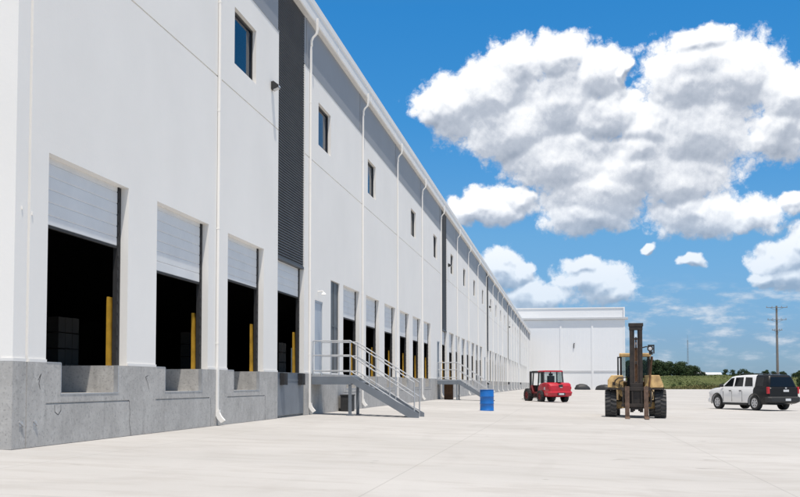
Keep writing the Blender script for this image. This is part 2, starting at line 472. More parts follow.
# ------------------------------------------------------------------ mesh builder
class MB:
    def __init__(self):
        self.v, self.f, self.m = [], [], []

    def add(self, vs, fs, mi=0):
        o = len(self.v)
        self.v += [tuple(p) for p in vs]
        self.f += [tuple(i + o for i in f) for f in fs]
        self.m += [mi] * len(fs)

    def quad(self, a, b, c, d, mi=0):
        self.add([a, b, c, d], [(0, 1, 2, 3)], mi)

    def box(self, x0, x1, y0, y1, z0, z1, mi=0, mat=None):
        vs = [Vector((x, y, z)) for z in (z0, z1) for y in (y0, y1) for x in (x0, x1)]
        if mat is not None:
            vs = [mat @ p for p in vs]
        self.add(vs, [(0, 2, 3, 1), (4, 5, 7, 6), (0, 1, 5, 4), (2, 6, 7, 3), (0, 4, 6, 2), (1, 3, 7, 5)], mi)

    def tube(self, pts, r, n=8, mi=0, cap=True):
        pts = [Vector(p) for p in pts]
        rs = r if isinstance(r, (list, tuple)) else [r] * len(pts)
        rings = []
        ref = None
        for i, p in enumerate(pts):
            if i == 0:
                t = pts[1] - pts[0]
            elif i == len(pts) - 1:
                t = pts[-1] - pts[-2]
            else:
                t = (pts[i + 1] - p).normalized() + (p - pts[i - 1]).normalized()
            t.normalize()
            if ref is None:
                ref = Vector((0, 0, 1)) if abs(t.z) < 0.9 else Vector((1, 0, 0))
            u = t.cross(ref).normalized()
            w = u.cross(t).normalized()
            ref = w
            rings.append([p + (u * cos(2 * pi * k / n) + w * sin(2 * pi * k / n)) * rs[i] for k in range(n)])
        vs = [q for rg in rings for q in rg]
        fs = []
        for i in range(len(rings) - 1):
            for k in range(n):
                a, b = i * n + k, i * n + (k + 1) % n
                fs.append((a, b, b + n, a + n))
        if cap:
            fs.append(tuple(range(n))[::-1])
            fs.append(tuple((len(rings) - 1) * n + k for k in range(n)))
        self.add(vs, fs, mi)

    def lathe(self, prof, n=24, axis='z', c=(0, 0, 0), mi=0, cap=True):
        """prof: list of (radius, height)"""
        vs, fs = [], []
        for r, h in prof:
            for k in range(n):
                a = 2 * pi * k / n
                if axis == 'z':
                    vs.append((c[0] + r * cos(a), c[1] + r * sin(a), c[2] + h))
                elif axis == 'x':
                    vs.append((c[0] + h, c[1] + r * cos(a), c[2] + r * sin(a)))
                else:
                    vs.append((c[0] + r * sin(a), c[1] + h, c[2] + r * cos(a)))
        for i in range(len(prof) - 1):
            for k in range(n):
                a, b = i * n + k, i * n + (k + 1) % n
                fs.append((a, b, b + n, a + n))
        if cap:
            fs.append(tuple(range(n))[::-1])
            fs.append(tuple((len(prof) - 1) * n + k for k in range(n)))
        self.add(vs, fs, mi)

    def prism(self, poly, a, b, axis='x', mi=0):
        """poly of 2-D points extruded from a to b along axis: x -> (y,z), y -> (x,z), z -> (x,y)"""
        def P3(p, t):
            return {'x': (t, p[0], p[1]), 'y': (p[0], t, p[1]), 'z': (p[0], p[1], t)}[axis]
        n = len(poly)
        vs = [P3(p, a) for p in poly] + [P3(p, b) for p in poly]
        fs = [tuple(range(n))[::-1], tuple(range(n, 2 * n))]
        fs += [(i, (i + 1) % n, n + (i + 1) % n, n + i) for i in range(n)]
        self.add(vs, fs, mi)

    def loft(self, rings, mi=0, closed=True, cap=True):
        n = len(rings[0])
        vs = [p for r in rings for p in r]
        fs = []
        mis = []
        for i in range(len(rings) - 1):
            for k in range(n if closed else n - 1):
                a, b = i * n + k, i * n + (k + 1) % n
                fs.append((a, b, b + n, a + n))
                mis.append(mi[i] if isinstance(mi, list) else mi)
        if cap and closed:
            fs.append(tuple(range(n))[::-1])
            mis.append(mi[0] if isinstance(mi, list) else mi)
            fs.append(tuple((len(rings) - 1) * n + k for k in range(n)))
            mis.append(mi[-1] if isinstance(mi, list) else mi)
        o = len(self.v)
        self.v += [tuple(p) for p in vs]
        self.f += [tuple(i + o for i in f) for f in fs]
        self.m += mis

    def build(self, name, mats, parent=None, smooth=False, bevel=0.0, seg=2, fix=True, angle=35):
        me = bpy.data.meshes.new(name)
        me.from_pydata(self.v, [], self.f)
        if not isinstance(mats, (list, tuple)):
            mats = [mats]
        for m in mats:
            me.materials.append(m)
        me.polygons.foreach_set('material_index', self.m)
        me.update()
        if fix:
            bm = bmesh.new()
            bm.from_mesh(me)
            bmesh.ops.recalc_face_normals(bm, faces=bm.faces)
            bm.to_mesh(me)
            bm.free()
        if smooth:
            me.polygons.foreach_set('use_smooth', [True] * len(me.polygons))
            me.set_sharp_from_angle(angle=radians(angle))
        o = bpy.data.objects.new(name, me)
        col.objects.link(o)
        if parent is not None:
            o.parent = parent
        if bevel:
            b = o.modifiers.new("bevel", 'BEVEL')
            b.width = bevel
            b.segments = seg
            b.limit_method = 'ANGLE'
            b.angle_limit = radians(30)
        return o


def empty(name, loc=(0, 0, 0), rz=0.0):
    o = bpy.data.objects.new(name, None)
    col.objects.link(o)
    o.empty_display_size = 0.3
    o.location = loc
    o.rotation_euler = (0, 0, rz)
    return o


def tag(o, label=None, cat=None, group=None, kind=None):
    if label:
        o['label'] = label
    if cat:
        o['category'] = cat
    if group:
        o['group'] = group
    if kind:
        o['kind'] = kind
    return o


def kids(o):
    return [c for c in bpy.data.objects if c.parent == o]


def copy_tree(o, parent=None):
    c = o.copy()
    col.objects.link(c)
    c.parent = parent
    for ch in kids(o):
        copy_tree(ch, c)
    return c


# ------------------------------------------------------------------ ground
L = 8.05                     # the facade stands at x = -L


def gz(x, y=0):
    """height of the paving: it falls away from the building"""
    w = x + L
    pts = [(-50, 0), (0, 0), (11, -0.31), (18, -0.40), (40, -0.46), (400, -0.46)]
    for (a, za), (b, zb) in zip(pts, pts[1:]):
        if w <= b:
            return za + (zb - za) * max(0, (w - a)) / (b - a)
    return -0.46


PAVE_END = 290.0
Y0_W = 13.64
g = MB()
xs = [-L - 60, -L - 0.25, -L + 0.0, -L + 11, -L + 18, -L + 40, 160]
xs = [-L - 0.2, -L + 5.5, -L + 11, -L + 14, -L + 18, -L + 28, -L + 40, 160]
for xa, xb in zip(xs, xs[1:]):
    ya = -40
    while ya < PAVE_END - 1e-6:
        yb = min(PAVE_END, ya + 33)
        g.quad((xa, ya, gz(xa)), (xb, ya, gz(xb)), (xb, yb, gz(xb)), (xa, yb, gz(xa)))
        ya = yb
    g.quad((xa, PAVE_END, gz(xa)), (xb, PAVE_END, gz(xb)), (xb, PAVE_END, -0.75), (xa, PAVE_END, -0.75))
xw = [-130, -L - 0.2]
for ya, yb in ((-160, -100), (-100, -40), (-40, Y0_W - 0.05)):
    g.quad((xw[0], ya, 0), (xw[1], ya, 0), (xw[1], yb, 0), (xw[0], yb, 0))
for xa, xb in zip(xs, xs[1:]):
    g.quad((xa, -160, gz(xa)), (xb, -160, gz(xb)), (xb, -40, gz(xb)), (xa, -40, gz(xa)))
tag(g.build('pavement', M['paving'], fix=False), kind='structure')


def fz(x, y):
    """height of the field and the land beyond"""
    z = -0.58
    if y > PAVE_END - 2:
        t = min(1, max(0, (y - PAVE_END - 3) / 120))
        z += (4.75 - 0.011 * max(0, x - 60)) * (t * t * (3 - 2 * t))
        z += 0.35 * sin(x * 0.11 + y * 0.05) * min(1, (y - PAVE_END + 2) / 20) + 0.2 * sin(x * 0.31 + 1.3) * min(1, (y - PAVE_END + 2) / 30)
    return z


g = MB()
xl = [-3000, -1500, -700, -350, -200] + [-120 + 6 * i for i in range(61)] + [260, 330, 450, 700, 1500, 3000]
yl = [-1500, -500, -100, 100, 285, 288, 291, 294, 298, 303, 310, 318, 328, 340, 354, 370, 386, 402, 420, 450, 500, 600, 900, 1600, 4000]
nx = len(xl)
vs = [(x, y, fz(x, y)) for y in yl for x in xl]
fs = [(j * nx + i, j * nx + i + 1, (j + 1) * nx + i + 1, (j + 1) * nx + i) for j in range(len(yl) - 1) for i in range(nx - 1)]
g.add(vs, fs)
tag(g.build('terrain', M['field'], smooth=True, fix=False), kind='structure')

# ------------------------------------------------------------------ the warehouse
H_BASE, H_HEAD, H_BAND, H_EAVE, H_TOP = 1.30, 4.63, 11.08, 12.65, 13.32
Y0, YEND, STEP, DW = 13.64, 236.0, 4.268, 2.94
D0 = 14.60


def dy(n):
    return D0 + STEP * n


LOUV = [3, 12, 21, 30, 39]
OPEN = [0, 1, 2, 3] + list(range(5, 11)) + list(range(12, 20)) + list(range(21, 30))
SHUT = [30, 31, 32, 33, 34, 35, 36, 37, 39, 40, 41, 42, 43, 44, 45, 46]
ENTR = [(31.70, 32.80), (63.35, 64.60), (101.4, 102.7), (138.3, 139.6), (177.0, 178.3)]
DARKP = [(33.95, 35.32)]
WINS = [23.52, 32.10, 40.55, 52.35, 61.6, 71.1, 80.2, 89.3, 98.6, 109.6, 118.2, 126.8, 135.4, 147.8, 156.4, 165.0, 173.6, 186.0, 194.6, 203.2, 211.8]
WZ0, WZ1, WW = 8.93, 10.36, 1.76
SPOUT = [22.36, 30.93, 39.38, 47.92, 56.45, 65.35, 75.4, 84.3, 93.6, 103.6, 113.4, 122.0, 130.6, 142.1, 152.0, 160.6, 169.2, 180.4, 190.2, 199.0, 207.6, 218.0]
JOINT_Z = 8.215

wh = empty('warehouse', (-L, Y0, 0))
tag(wh, 'long white warehouse with a row of open loading dock doors on grey concrete base', 'warehouse')
OX, OY = -L, Y0


def wpart(mb, name, mats, parent=None, **k):
    """build a part of the warehouse from world coordinates"""
    mb.v = [(x - OX, y - OY, z) for x, y, z in mb.v]
    return mb.build(name, mats, parent or wh, **k)


def subpart(mb, name, mats, parent, **k):
    mb.v = [(x - OX, y - OY, z) for x, y, z in mb.v]
    return mb.build(name, mats, parent, **k)


def facade(mb, x, ya, yb, za, zb, holes, mi=0, joint_mi=0):
    """plane at x with rectangular holes (y0,y1,z0,z1,depth,closed): reveals go in towards -x"""
    ys = sorted({ya, yb, *[h[0] for h in holes], *[h[1] for h in holes]})
    zs = sorted({za, zb, *[h[2] for h in holes], *[h[3] for h in holes]})
    ys = [y for y in ys if ya <= y <= yb]
    zs = [z for z in zs if za <= z <= zb]
    for i in range(len(ys) - 1):
        cy = (ys[i] + ys[i + 1]) / 2
        col_h = [h for h in holes if h[0] < cy < h[1]]
        run = None
        for j in range(len(zs) - 1):
            cz = (zs[j] + zs[j + 1]) / 2
            solid = not any(h[2] < cz < h[3] for h in col_h)
            if solid:
                if run is None:
                    run = zs[j]
            if (not solid or j == len(zs) - 2) and run is not None:
                top = zs[j + 1] if solid else zs[j]
                mb.quad((x, ys[i], run), (x, ys[i + 1], run), (x, ys[i + 1], top), (x, ys[i], top), mi)
                run = None
    for h in holes:
        y0, y1, z0, z1, d, closed = h
        y0, y1, z0, z1 = max(y0, ya), min(y1, yb), max(z0, za), min(z1, zb)
        k = mi
        mb.quad((x, y0, z0), (x, y0, z1), (x - d, y0, z1), (x - d, y0, z0), k)
        mb.quad((x, y1, z0), (x - d, y1, z0), (x - d, y1, z1), (x, y1, z1), k)
        if z1 < zb:
            mb.quad((x, y0, z1), (x, y1, z1), (x - d, y1, z1), (x - d, y0, z1), k)
        if z0 > za:
            mb.quad((x, y0, z0), (x - d, y0, z0), (x - d, y1, z0), (x, y1, z0), k)
        if closed:
            mb.quad((x - d, y0, z0), (x - d, y1, z0), (x - d, y1, z1), (x - d, y0, z1), joint_mi)


REV = 0.20
holes = []
for n in OPEN + SHUT:
    if n in LOUV:
        holes.append((dy(n), dy(n) + DW, H_BASE, H_BAND, REV, False))
    else:
        holes.append((dy(n), dy(n) + DW, H_BASE, H_HEAD, REV, False))
for a, b in ENTR:
    holes.append((a, b, H_BASE, 3.72, 0.10, True))
for a, b in DARKP:
    holes.append((a, b, H_BASE, 4.60, 0.14, True))
for y in WINS:
    holes.append((y, y + WW, WZ0, WZ1, 0.20, True))
# panel joints: vertical beside each downspout, horizontal at one level between louvres
vj = [13.99] + [y + 0.16 for y in SPOUT if not any(dy(n) - 0.1 < y + 0.16 < dy(n) + DW + 0.1 for n in LOUV)]
for y in vj:
    jw = 0.075 if y < 14 else 0.028
    holes.append((y, y + jw, H_BASE, JOINT_Z, 0.05, True))
    holes.append((y, y + jw, JOINT_Z + 0.035, H_BAND, 0.05, True))
cuts = [14.07] + sorted([b for n in LOUV for b in (dy(n) - 0.001, dy(n) + DW + 0.001)]) + [YEND]
for a, b in zip(cuts[0::2], cuts[1::2]):
    holes.append((a, b, JOINT_Z, JOINT_Z + 0.035, 0.035, True))
m = MB()
facade(m, -L, Y0, YEND, H_BASE, H_BAND, holes)
# the sunlit end wall, far end wall and the inner shell
XB = -L - 58
m.quad((-L, Y0, H_BASE), (-L, Y0, H_TOP - 0.3), (XB, Y0, H_TOP - 0.3), (XB, Y0, H_BASE))
m.quad((-L, YEND, 0), (XB, YEND, 0), (XB, YEND, H_TOP - 0.3), (-L, YEND, H_TOP - 0.3))
wpart(m, 'wall', M['white_wall'], fix=False)
# pier foot that overhangs the base a little
prev = Y0 - 0.02
for n in sorted(OPEN + SHUT):
    if n in SHUT and n > 30:
        continue
    for ya, yb in (((prev, 13.985), (14.07, dy(n) - 0.004)) if n == 0 else ((prev, dy(n) - 0.004),)):
        m = MB()
        m.box(-L - 0.19, -L + 0.02, ya, yb, H_BASE + 0.002, H_BASE + 0.05)
        wpart(m, 'wall_foot', M['white_trim'])
    prev = dy(n) + DW + 0.004

# grey metal band under the eave
m = MB()
zz = [H_BAND - 0.0, H_EAVE + 0.3]
edges = [Y0 + 0.02] + [v for n in LOUV for v in (dy(n) - 0.002, dy(n) + DW + 0.002)] + [YEND]
for ya, yb in zip(edges[0::2], edges[1::2]):
    m.box(-L - 0.3, -L - 0.025, ya, yb, H_BAND + 0.002, H_EAVE + 0.3)
    m.box(-L - 0.05, -L + 0.012, ya, yb, H_BAND - 0.012, H_BAND + 0.03)
    for yv in SPOUT:
        if ya < yv - 0.36 and yv - 0.3 < yb:
            m.box(-L - 0.025, -L - 0.010, yv - 0.36, yv - 0.33, H_BAND + 0.031, H_EAVE)
wpart(m, 'parapet_band', M['grey_band'])

# eave gutter
m = MB()
prof = [(-L - 0.35, H_EAVE), (-L + 0.14, H_EAVE), (-L + 0.17, H_EAVE + 0.03), (-L + 0.17, H_EAVE + 0.36), (-L + 0.20, H_EAVE + 0.42), (-L + 0.20, H_TOP - 0.04), (-L + 0.16, H_TOP), (-L - 0.35, H_TOP)]
m.prism(prof, Y0 - 0.12, YEND + 0.1, 'y')
yy = 16.0
while yy < YEND:
    m.box(-L + 0.17, -L + 0.178, yy, yy + 0.05, H_EAVE + 0.03, H_EAVE + 0.36)
    yy += 6.1
wpart(m, 'gutter', M['white_trim'])
m = MB()
m.quad((-L - 0.3, Y0, H_TOP - 0.02), (-L - 0.3, YEND, H_TOP - 0.02), (XB, YEND, H_TOP + 0.6), (XB, Y0, H_TOP + 0.6))
m.box(XB, -L - 0.35, Y0 - 0.1, Y0 + 0.02, H_TOP - 0.32, H_TOP - 0.01)
wpart(m, 'roof', M['white_trim'], fix=False)

# concrete base with a notch for each dock leveller
bh = []
for n in OPEN:
    y = dy(n)
    if n in LOUV:
        continue
    bh.append((y + 0.45, y + 2.53, 0.81, H_BASE, 1.5, False))
    bh.append((y - 0.02, y + 3.02, 0.640, 0.668, 0.025, True))
for n in OPEN:
    if n in LOUV:
        bh.append((dy(n) - 0.02, dy(n) + DW + 0.02, 0.0, H_BASE, 0.12, True))
for y in [13.99] + [s + 0.16 for s in SPOUT[1:]]:
    bh.append((y, y + 0.022, 0.0, H_BASE, 0.03, True))
m = MB()
BX = -L + 0.022
facade(m, BX, Y0 - 0.03, YEND, 0.0, H_BASE, bh)
# top ledge of the base, in front of the wall and under each door opening
prev = Y0 - 0.03
segs = []
for n in sorted(OPEN):
    if n in LOUV:
        continue
    segs.append((prev, dy(n) + 0.45, 0))
    prev = dy(n) + 2.53
segs.append((prev, YEND, 0))
for a, b, _ in segs:
    m.quad((BX, a, H_BASE), (BX, b, H_BASE), (BX - 1.52, b, H_BASE), (BX - 1.52, a, H_BASE))
m.quad((BX, Y0 - 0.03, 0), (BX, Y0 - 0.03, H_BASE), (XB, Y0 - 0.03, H_BASE), (XB, Y0 - 0.03, 0))
m.quad((BX, Y0 - 0.03, H_BASE), (BX, Y0, H_BASE), (XB, Y0, H_BASE), (XB, Y0 - 0.03, H_BASE))
wpart(m, 'base', M['concrete'], fix=False)

# painted steel edge angles round each notch, curb anchors and bolts
for n in OPEN:
    if n in LOUV or n > 20:
        continue
    y = dy(n)
    m = MB()
    m.box(BX - 0.10, BX + 0.006, y + 0.43, y + 2.55, 0.795, 0.812)
    m.box(BX - 0.08, BX + 0.005, y + 0.435, y + 0.452, 0.813, H_BASE + 0.003)
    m.box(BX - 0.08, BX + 0.005, y + 2.528, y + 2.545, 0.813, H_BASE + 0.003)
    m.box(BX - 0.08, BX + 0.005, y + 0.0, y + 0.434, H_BASE + 0.001, H_BASE + 0.012)
    wpart(m, 'pit_edge', M['galv'])
for yy in (13.85, 14.25):
    m = MB()
    m.box(BX, BX + 0.012, yy - 0.05, yy + 0.05, 0.33, 0.40)
    m.tube([(BX + 0.01, yy - 0.05, 0.40), (BX + 0.02, yy + 0.06, 0.33)], 0.012, 6)
    wpart(m, 'anchor_plate', M['galv'])

# cracks in the concrete near the camera: thin flat strips with the shade inside a crack painted dark
def crack(pts, wd=0.006):
    m = MB()
    for (ya, za), (yb, zb) in zip(pts, pts[1:]):
        d = Vector((yb - ya, zb - za)).normalized()
        nx_, nz_ = -d.y * wd, d.x * wd
        m.quad((BX + 0.002, ya - nx_, za - nz_), (BX + 0.002, yb - nx_, zb - nz_), (BX + 0.002, yb + nx_, zb + nz_), (BX + 0.002, ya + nx_, za + nz_))
    return m


M['crack'] = pmat('dark_crack', (0.07, 0.068, 0.066), 0.9, 0.2, 8.0)
for pts in ([(17.62, 0.655), (17.66, 0.42), (17.63, 0.25), (17.72, 0.0)],
            [(14.33, 1.02), (14.42, 1.12), (14.36, 0.98), (14.40, 0.88)],
            [(18.34, 1.10), (18.42, 1.02), (18.52, 0.86)], [(18.34, 1.10), (18.46, 1.13)],
            [(21.95, 0.655), (22.0, 0.3), (21.97, 0.0)], [(26.2, 0.655), (26.25, 0.36), (26.2, 0.0)],
            [(14.85, 0.63), (14.86, 0.52), (14.97, 0.47), (15.06, 0.54), (15.05, 0.63)]):
    wpart(crack(pts), 'crack', M['crack'], fix=False)

# dark inside: dock floor, back wall, ceiling, pit backs
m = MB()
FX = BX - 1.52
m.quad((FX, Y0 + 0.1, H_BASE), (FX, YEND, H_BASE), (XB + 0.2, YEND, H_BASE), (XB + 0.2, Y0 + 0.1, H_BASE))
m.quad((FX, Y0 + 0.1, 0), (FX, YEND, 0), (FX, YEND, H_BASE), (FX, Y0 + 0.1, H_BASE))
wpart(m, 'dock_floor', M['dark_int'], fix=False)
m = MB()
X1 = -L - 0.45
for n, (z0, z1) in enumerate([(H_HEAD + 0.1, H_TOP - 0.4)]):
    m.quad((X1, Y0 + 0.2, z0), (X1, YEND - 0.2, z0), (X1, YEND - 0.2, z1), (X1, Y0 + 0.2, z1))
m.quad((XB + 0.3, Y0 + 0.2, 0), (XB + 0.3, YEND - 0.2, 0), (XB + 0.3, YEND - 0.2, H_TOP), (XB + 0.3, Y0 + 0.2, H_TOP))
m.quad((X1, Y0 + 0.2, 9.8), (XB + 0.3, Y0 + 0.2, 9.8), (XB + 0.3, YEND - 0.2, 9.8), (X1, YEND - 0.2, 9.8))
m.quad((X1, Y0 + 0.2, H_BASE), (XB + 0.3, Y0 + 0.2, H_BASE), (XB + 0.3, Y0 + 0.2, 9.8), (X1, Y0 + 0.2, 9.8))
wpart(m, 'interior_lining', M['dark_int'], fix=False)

DOOR_BOT = {0: 3.53, 1: 3.28, 2: 3.56, 3: 3.68, 5: 3.48, 6: 3.42, 7: 3.40, 8: 3.40, 9: 3.38, 10: 3.42}
rng = random.Random(5)


def dock_door(n, bottom):
    y0, y1 = dy(n) + 0.002, dy(n) + DW - 0.002
    xf = -L - 0.165
    m = MB()
    z = H_HEAD + 0.12
    # stack of sections with a rib line between them
    p = []
    zz = z
    while zz > bottom + 0.01:
        zb = max(bottom, zz - 0.212)
        p += [(xf - 0.012, zz), (xf, zz - 0.018), (xf, zb + 0.012), (xf - 0.012, zb)]
        zz = zb
    full = p + [(xf - 0.05, bottom), (xf - 0.05, z)]
    ym = y1 - 0.13
    m.prism([(a, b) for a, b in full], y0 + 0.02, ym, 'y')
    d = wpart(m, 'dock_door', M['door_panel'])
    s = MB()
    s.box(xf - 0.045, xf + 0.004, y0 + 0.02, ym, bottom - 0.045, bottom - 0.001)
    subpart(s, 'bottom_seal', M['black'], d)
    for ya, yb in ((ym + 0.004, y1), (y0, y0 + 0.018)):
        t = MB()
        t.box(xf - 0.07, xf + 0.015, ya, yb, H_BASE + 0.003, H_HEAD + 0.1)
        zz = H_BASE + 0.3
        while zz < H_HEAD and yb > y0 + 0.1:
            t.box(xf + 0.014, xf + 0.03, ym + 0.02, ym + 0.06, zz, zz + 0.05)
            zz += 0.212
        subpart(t, 'track', M['black'], d)
    if bottom > H_BASE + 0.3 and n < 20:
        gd = MB()
        gd.prism([(xf - 0.082, H_BASE + 0.004), (xf - 0.155, H_BASE + 0.004), (xf - 0.155, H_BASE + 1.28), (xf - 0.12, H_BASE + 1.28)], y1 - 0.20, y1 - 0.02, 'y')
        subpart(gd, 'track_guard', M['yellow'], d)
    return d


for n in OPEN:
    bot = DOOR_BOT.get(n, 3.2 + 0.5 * rng.random())
    dock_door(n, bot)
for n in SHUT:
    dock_door(n, H_BASE + 0.06)

for n in LOUV:
    y0, y1 = dy(n) + 0.004, dy(n) + DW - 0.004
    m = MB()
    xf = -L - 0.03
    z = H_HEAD
    p = []
    while z < H_EAVE - 0.02:
        p += [(xf - 0.04, z), (xf, z + 0.012), (xf, z + 0.03)]
        z += 0.078
    p += [(xf - 0.035, H_EAVE + 0.1), (xf - 0.2, H_EAVE + 0.1), (xf - 0.2, H_HEAD)]
    m.prism(p, y0, y1, 'y')
    wpart(m, 'louvre_panel', M['louvre'])
    f = MB()
    f.box(xf - 0.2, xf + 0.02, y0, y1, H_HEAD - 0.07, H_HEAD - 0.003)
    wpart(f, 'louvre_sill', M['louvre'])
    # steel leveller front with a bumper at each corner
    b = MB()
    b.box(BX - 0.115, BX - 0.03, y0 + 0.0, y1, 0.06, H_BASE - 0.01)
    b.box(BX - 0.03, BX - 0.02, y0 + 0.3, y1 - 0.3, H_BASE - 0.24, H_BASE - 0.22)
    b.box(BX - 1.5, BX - 0.03, y0, y1, H_BASE - 0.008, H_BASE + 0.006)
    lv = wpart(b, 'dock_leveller', M['grey_steel'])
    for ya in (y0 + 0.30, y1 - 0.66):
        q = MB()
        q.box(BX - 0.029, BX + 0.11, ya, ya + 0.34, H_BASE - 0.36, H_BASE - 0.02)
        q.box(BX + 0.11, BX + 0.118, ya + 0.08, ya + 0.26, H_BASE - 0.33, H_BASE - 0.05)
        subpart(q, 'bumper', M['black'], lv, bevel=0.012)

for i, y in enumerate(WINS):
    m = MB()
    x = -L - 0.12
    t = 0.055
    for (a, b, c, d) in ((y + 0.002, y + t, WZ0 + 0.002, WZ1 - 0.002), (y + WW - t, y + WW - 0.002, WZ0 + 0.002, WZ1 - 0.002), (y + t, y + WW - t, WZ0 + 0.002, WZ0 + t), (y + t, y + WW - t, WZ1 - t, WZ1 - 0.002)):
        m.box(x - 0.07, x + 0.02, a, b, c, d)
    f = wpart(m, 'window', M['lamp_black'])
    q = MB()
    q.box(x - 0.05, x - 0.02, y + t + 0.001, y + WW - t - 0.001, WZ0 + t + 0.001, WZ1 - t - 0.001)
    subpart(q, 'pane', M['win_glass'], f)

for (a, b) in ENTR:
    m = MB()
    x = -L - 0.05
    m.box(x - 0.045, x + 0.0, a + 0.05, b - 0.05, H_BASE + 0.01, 3.66)
    d = wpart(m, 'entrance_door', M['grey_door'] if b < 40 else M['grey_steel'])
    f = MB()
    for (p_, q_, r_, s_) in ((a + 0.002, a + 0.048, H_BASE + 0.01, 3.718), (b - 0.048, b - 0.002, H_BASE + 0.01, 3.718), (a + 0.049, b - 0.049, 3.662, 3.718)):
        f.box(x - 0.045, x + 0.03, p_, q_, r_, s_)
    subpart(f, 'door_frame', M['grey_door'], d)
    h = MB()
    h.tube([(x, a + 0.18, 2.32), (x + 0.06, a + 0.18, 2.32), (x + 0.06, a + 0.30, 2.32)], 0.012, 8)
    h.box(x, x + 0.01, a + 0.15, a + 0.21, 2.25, 2.39)
    subpart(h, 'handle', M['galv'], d)
    if b < 40:
        hd = MB()
        hd.tube([(-L + 0.0, a + 0.4, 4.02), (-L + 0.16, a + 0.4, 4.04), (-L + 0.2, a + 0.4, 3.98)], 0.02, 8)
        hd.lathe([(0.09, 0), (0.05, 0.06), (0.02, 0.07)], 12, 'z', (-L + 0.2, a + 0.4, 3.92))
        wpart(hd, 'door_lamp', M['white_trim'])
for (a, b) in DARKP:
    m = MB()
    x = -L - 0.07
    m.box(x - 0.06, x, a + 0.004, b - 0.004, H_BASE + 0.01, 4.59)
    m.box(x, x + 0.02, a + 0.03, a + 0.06, H_BASE + 0.01, 4.57)
    m.box(x, x + 0.02, b - 0.06, b - 0.03, H_BASE + 0.01, 4.57)
    m.box(x, x + 0.02, (a + b) / 2 - 0.01, (a + b) / 2 + 0.01, H_BASE + 0.01, 4.57)
    m.box(x, x + 0.018, a + 0.07, b - 0.07, 3.0, 3.04)
    wpart(m, 'dark_side_panel', M['dark_panel'])

for k, y in enumerate(SPOUT):
    m = MB()
    xo = -L + 0.075
    hw = 0.034
    m.box(-L + 0.012, -L + 0.070, y - hw, y + hw, 0.32, H_EAVE - 0.78)
    # gooseneck from the gutter back to the wall
    rings = []
    for (x, z) in ((-L + 0.052, H_EAVE - 0.79), (-L + 0.052, H_EAVE - 0.62), (-L + 0.10, H_EAVE - 0.52), (-L + 0.22, H_EAVE - 0.40), (-L + 0.25, H_EAVE - 0.28), (-L + 0.25, H_EAVE + 0.10)):
        rings.append([(x - 0.034, y - hw, z), (x + 0.034, y - hw, z), (x + 0.034, y + hw, z), (x - 0.034, y + hw, z)])
    m.loft(rings)
    # kick-out shoe at the bottom
    rings = []
    for (x, z, ty) in ((-L + 0.062, 0.34, 0.0), (-L + 0.062, 0.27, 0.0), (-L + 0.10, 0.19, 0.0), (-L + 0.19, 0.09, 0.0)):
        rings.append([(x - 0.045, y - hw - 0.008, z - 0.03), (x + 0.045, y - hw - 0.008, z + 0.03), (x + 0.045, y + hw + 0.008, z + 0.03), (x - 0.045, y + hw + 0.008, z - 0.03)])
    m.loft(rings)
    for zc in (1.9, 4.6, 7.4, 10.0):
        m.box(-L + 0.002, -L + 0.073, y - hw - 0.004, y + hw + 0.004, zc, zc + 0.025)
    wpart(m, 'downspout', M['white_wall'])

for y in (26.72, 69.55, 108.0, 146.5):
    m = MB()
    m.box(-L, -L + 0.05, y - 0.07, y + 0.07, 9.20, 9.42)
    m.prism([(-L + 0.05, 9.18), (-L + 0.22, 9.25), (-L + 0.22, 9.31), (-L + 0.08, 9.42), (-L + 0.05, 9.42)], y - 0.11, y + 0.11, 'y')
    lp = wpart(m, 'wall_lamp', M['lamp_black'])
    q = MB()
    q.prism([(-L + 0.07, 9.176), (-L + 0.21, 9.232), (-L + 0.208, 9.243), (-L + 0.07, 9.188)], y - 0.09, y + 0.09, 'y')
    q.box(-L + 0.220, -L + 0.225, y - 0.085, y + 0.085, 9.255, 9.305)
    subpart(q, 'lens', M['lens'], lp)

# small sensor boxes on the corner strip and joints
for (yy, z) in ((13.82, 3.62), (14.11, 3.58)):
    m = MB()
    m.box(-L + 0.001, -L + 0.018, yy - 0.014, yy + 0.014, z - 0.03, z + 0.015)
    wpart(m, 'junction_box', M['white_wall'])

# ------------------------------------------------------------------ pallets of goods just inside the doors
def pallet_stack(x, y, nz, label, seed):
    r = random.Random(seed)
    root = empty('pallet_stack', (x, y, H_BASE + 0.002))
    tag(root, label, 'pallet stack', 'goods stacked in the dark behind the dock doors')
    m = MB()
    for k in range(7):
        m.box(-0.55, 0.55, -0.5 + k * 0.155, -0.5 + k * 0.155 + 0.1, 0.10, 0.125)
    for xx in (-0.5, -0.05, 0.4):
        m.box(xx, xx + 0.1, -0.5, 0.53, 0.0, 0.098)
    m.build('pallet', M['wood'], root)
    for lv in range(nz):
        m = MB()
        for i in range(3):
            for j in range(3):
                a, b = -0.53 + i * 0.36, -0.49 + j * 0.335
                h = 0.36
                m.box(a, a + 0.345, b, b + 0.32, 0.13 + lv * 0.38, 0.13 + lv * 0.38 + h - 0.02 * r.random())
        m.build('box_layer', M['card'], root)
    return root


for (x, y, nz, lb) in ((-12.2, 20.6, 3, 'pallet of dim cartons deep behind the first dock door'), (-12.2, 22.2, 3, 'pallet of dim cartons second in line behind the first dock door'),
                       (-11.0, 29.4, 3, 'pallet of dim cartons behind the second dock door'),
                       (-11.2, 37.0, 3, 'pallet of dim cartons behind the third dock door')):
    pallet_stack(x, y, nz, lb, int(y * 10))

# ------------------------------------------------------------------ white building across the far end
cb = empty('cold_store_building', (0, 240, -0.45))
tag(cb, 'tall plain white metal clad building closing the far end of the yard', 'building')
bx0, bx1, ztop = -46.0, 13.9, 19.45
m = MB()
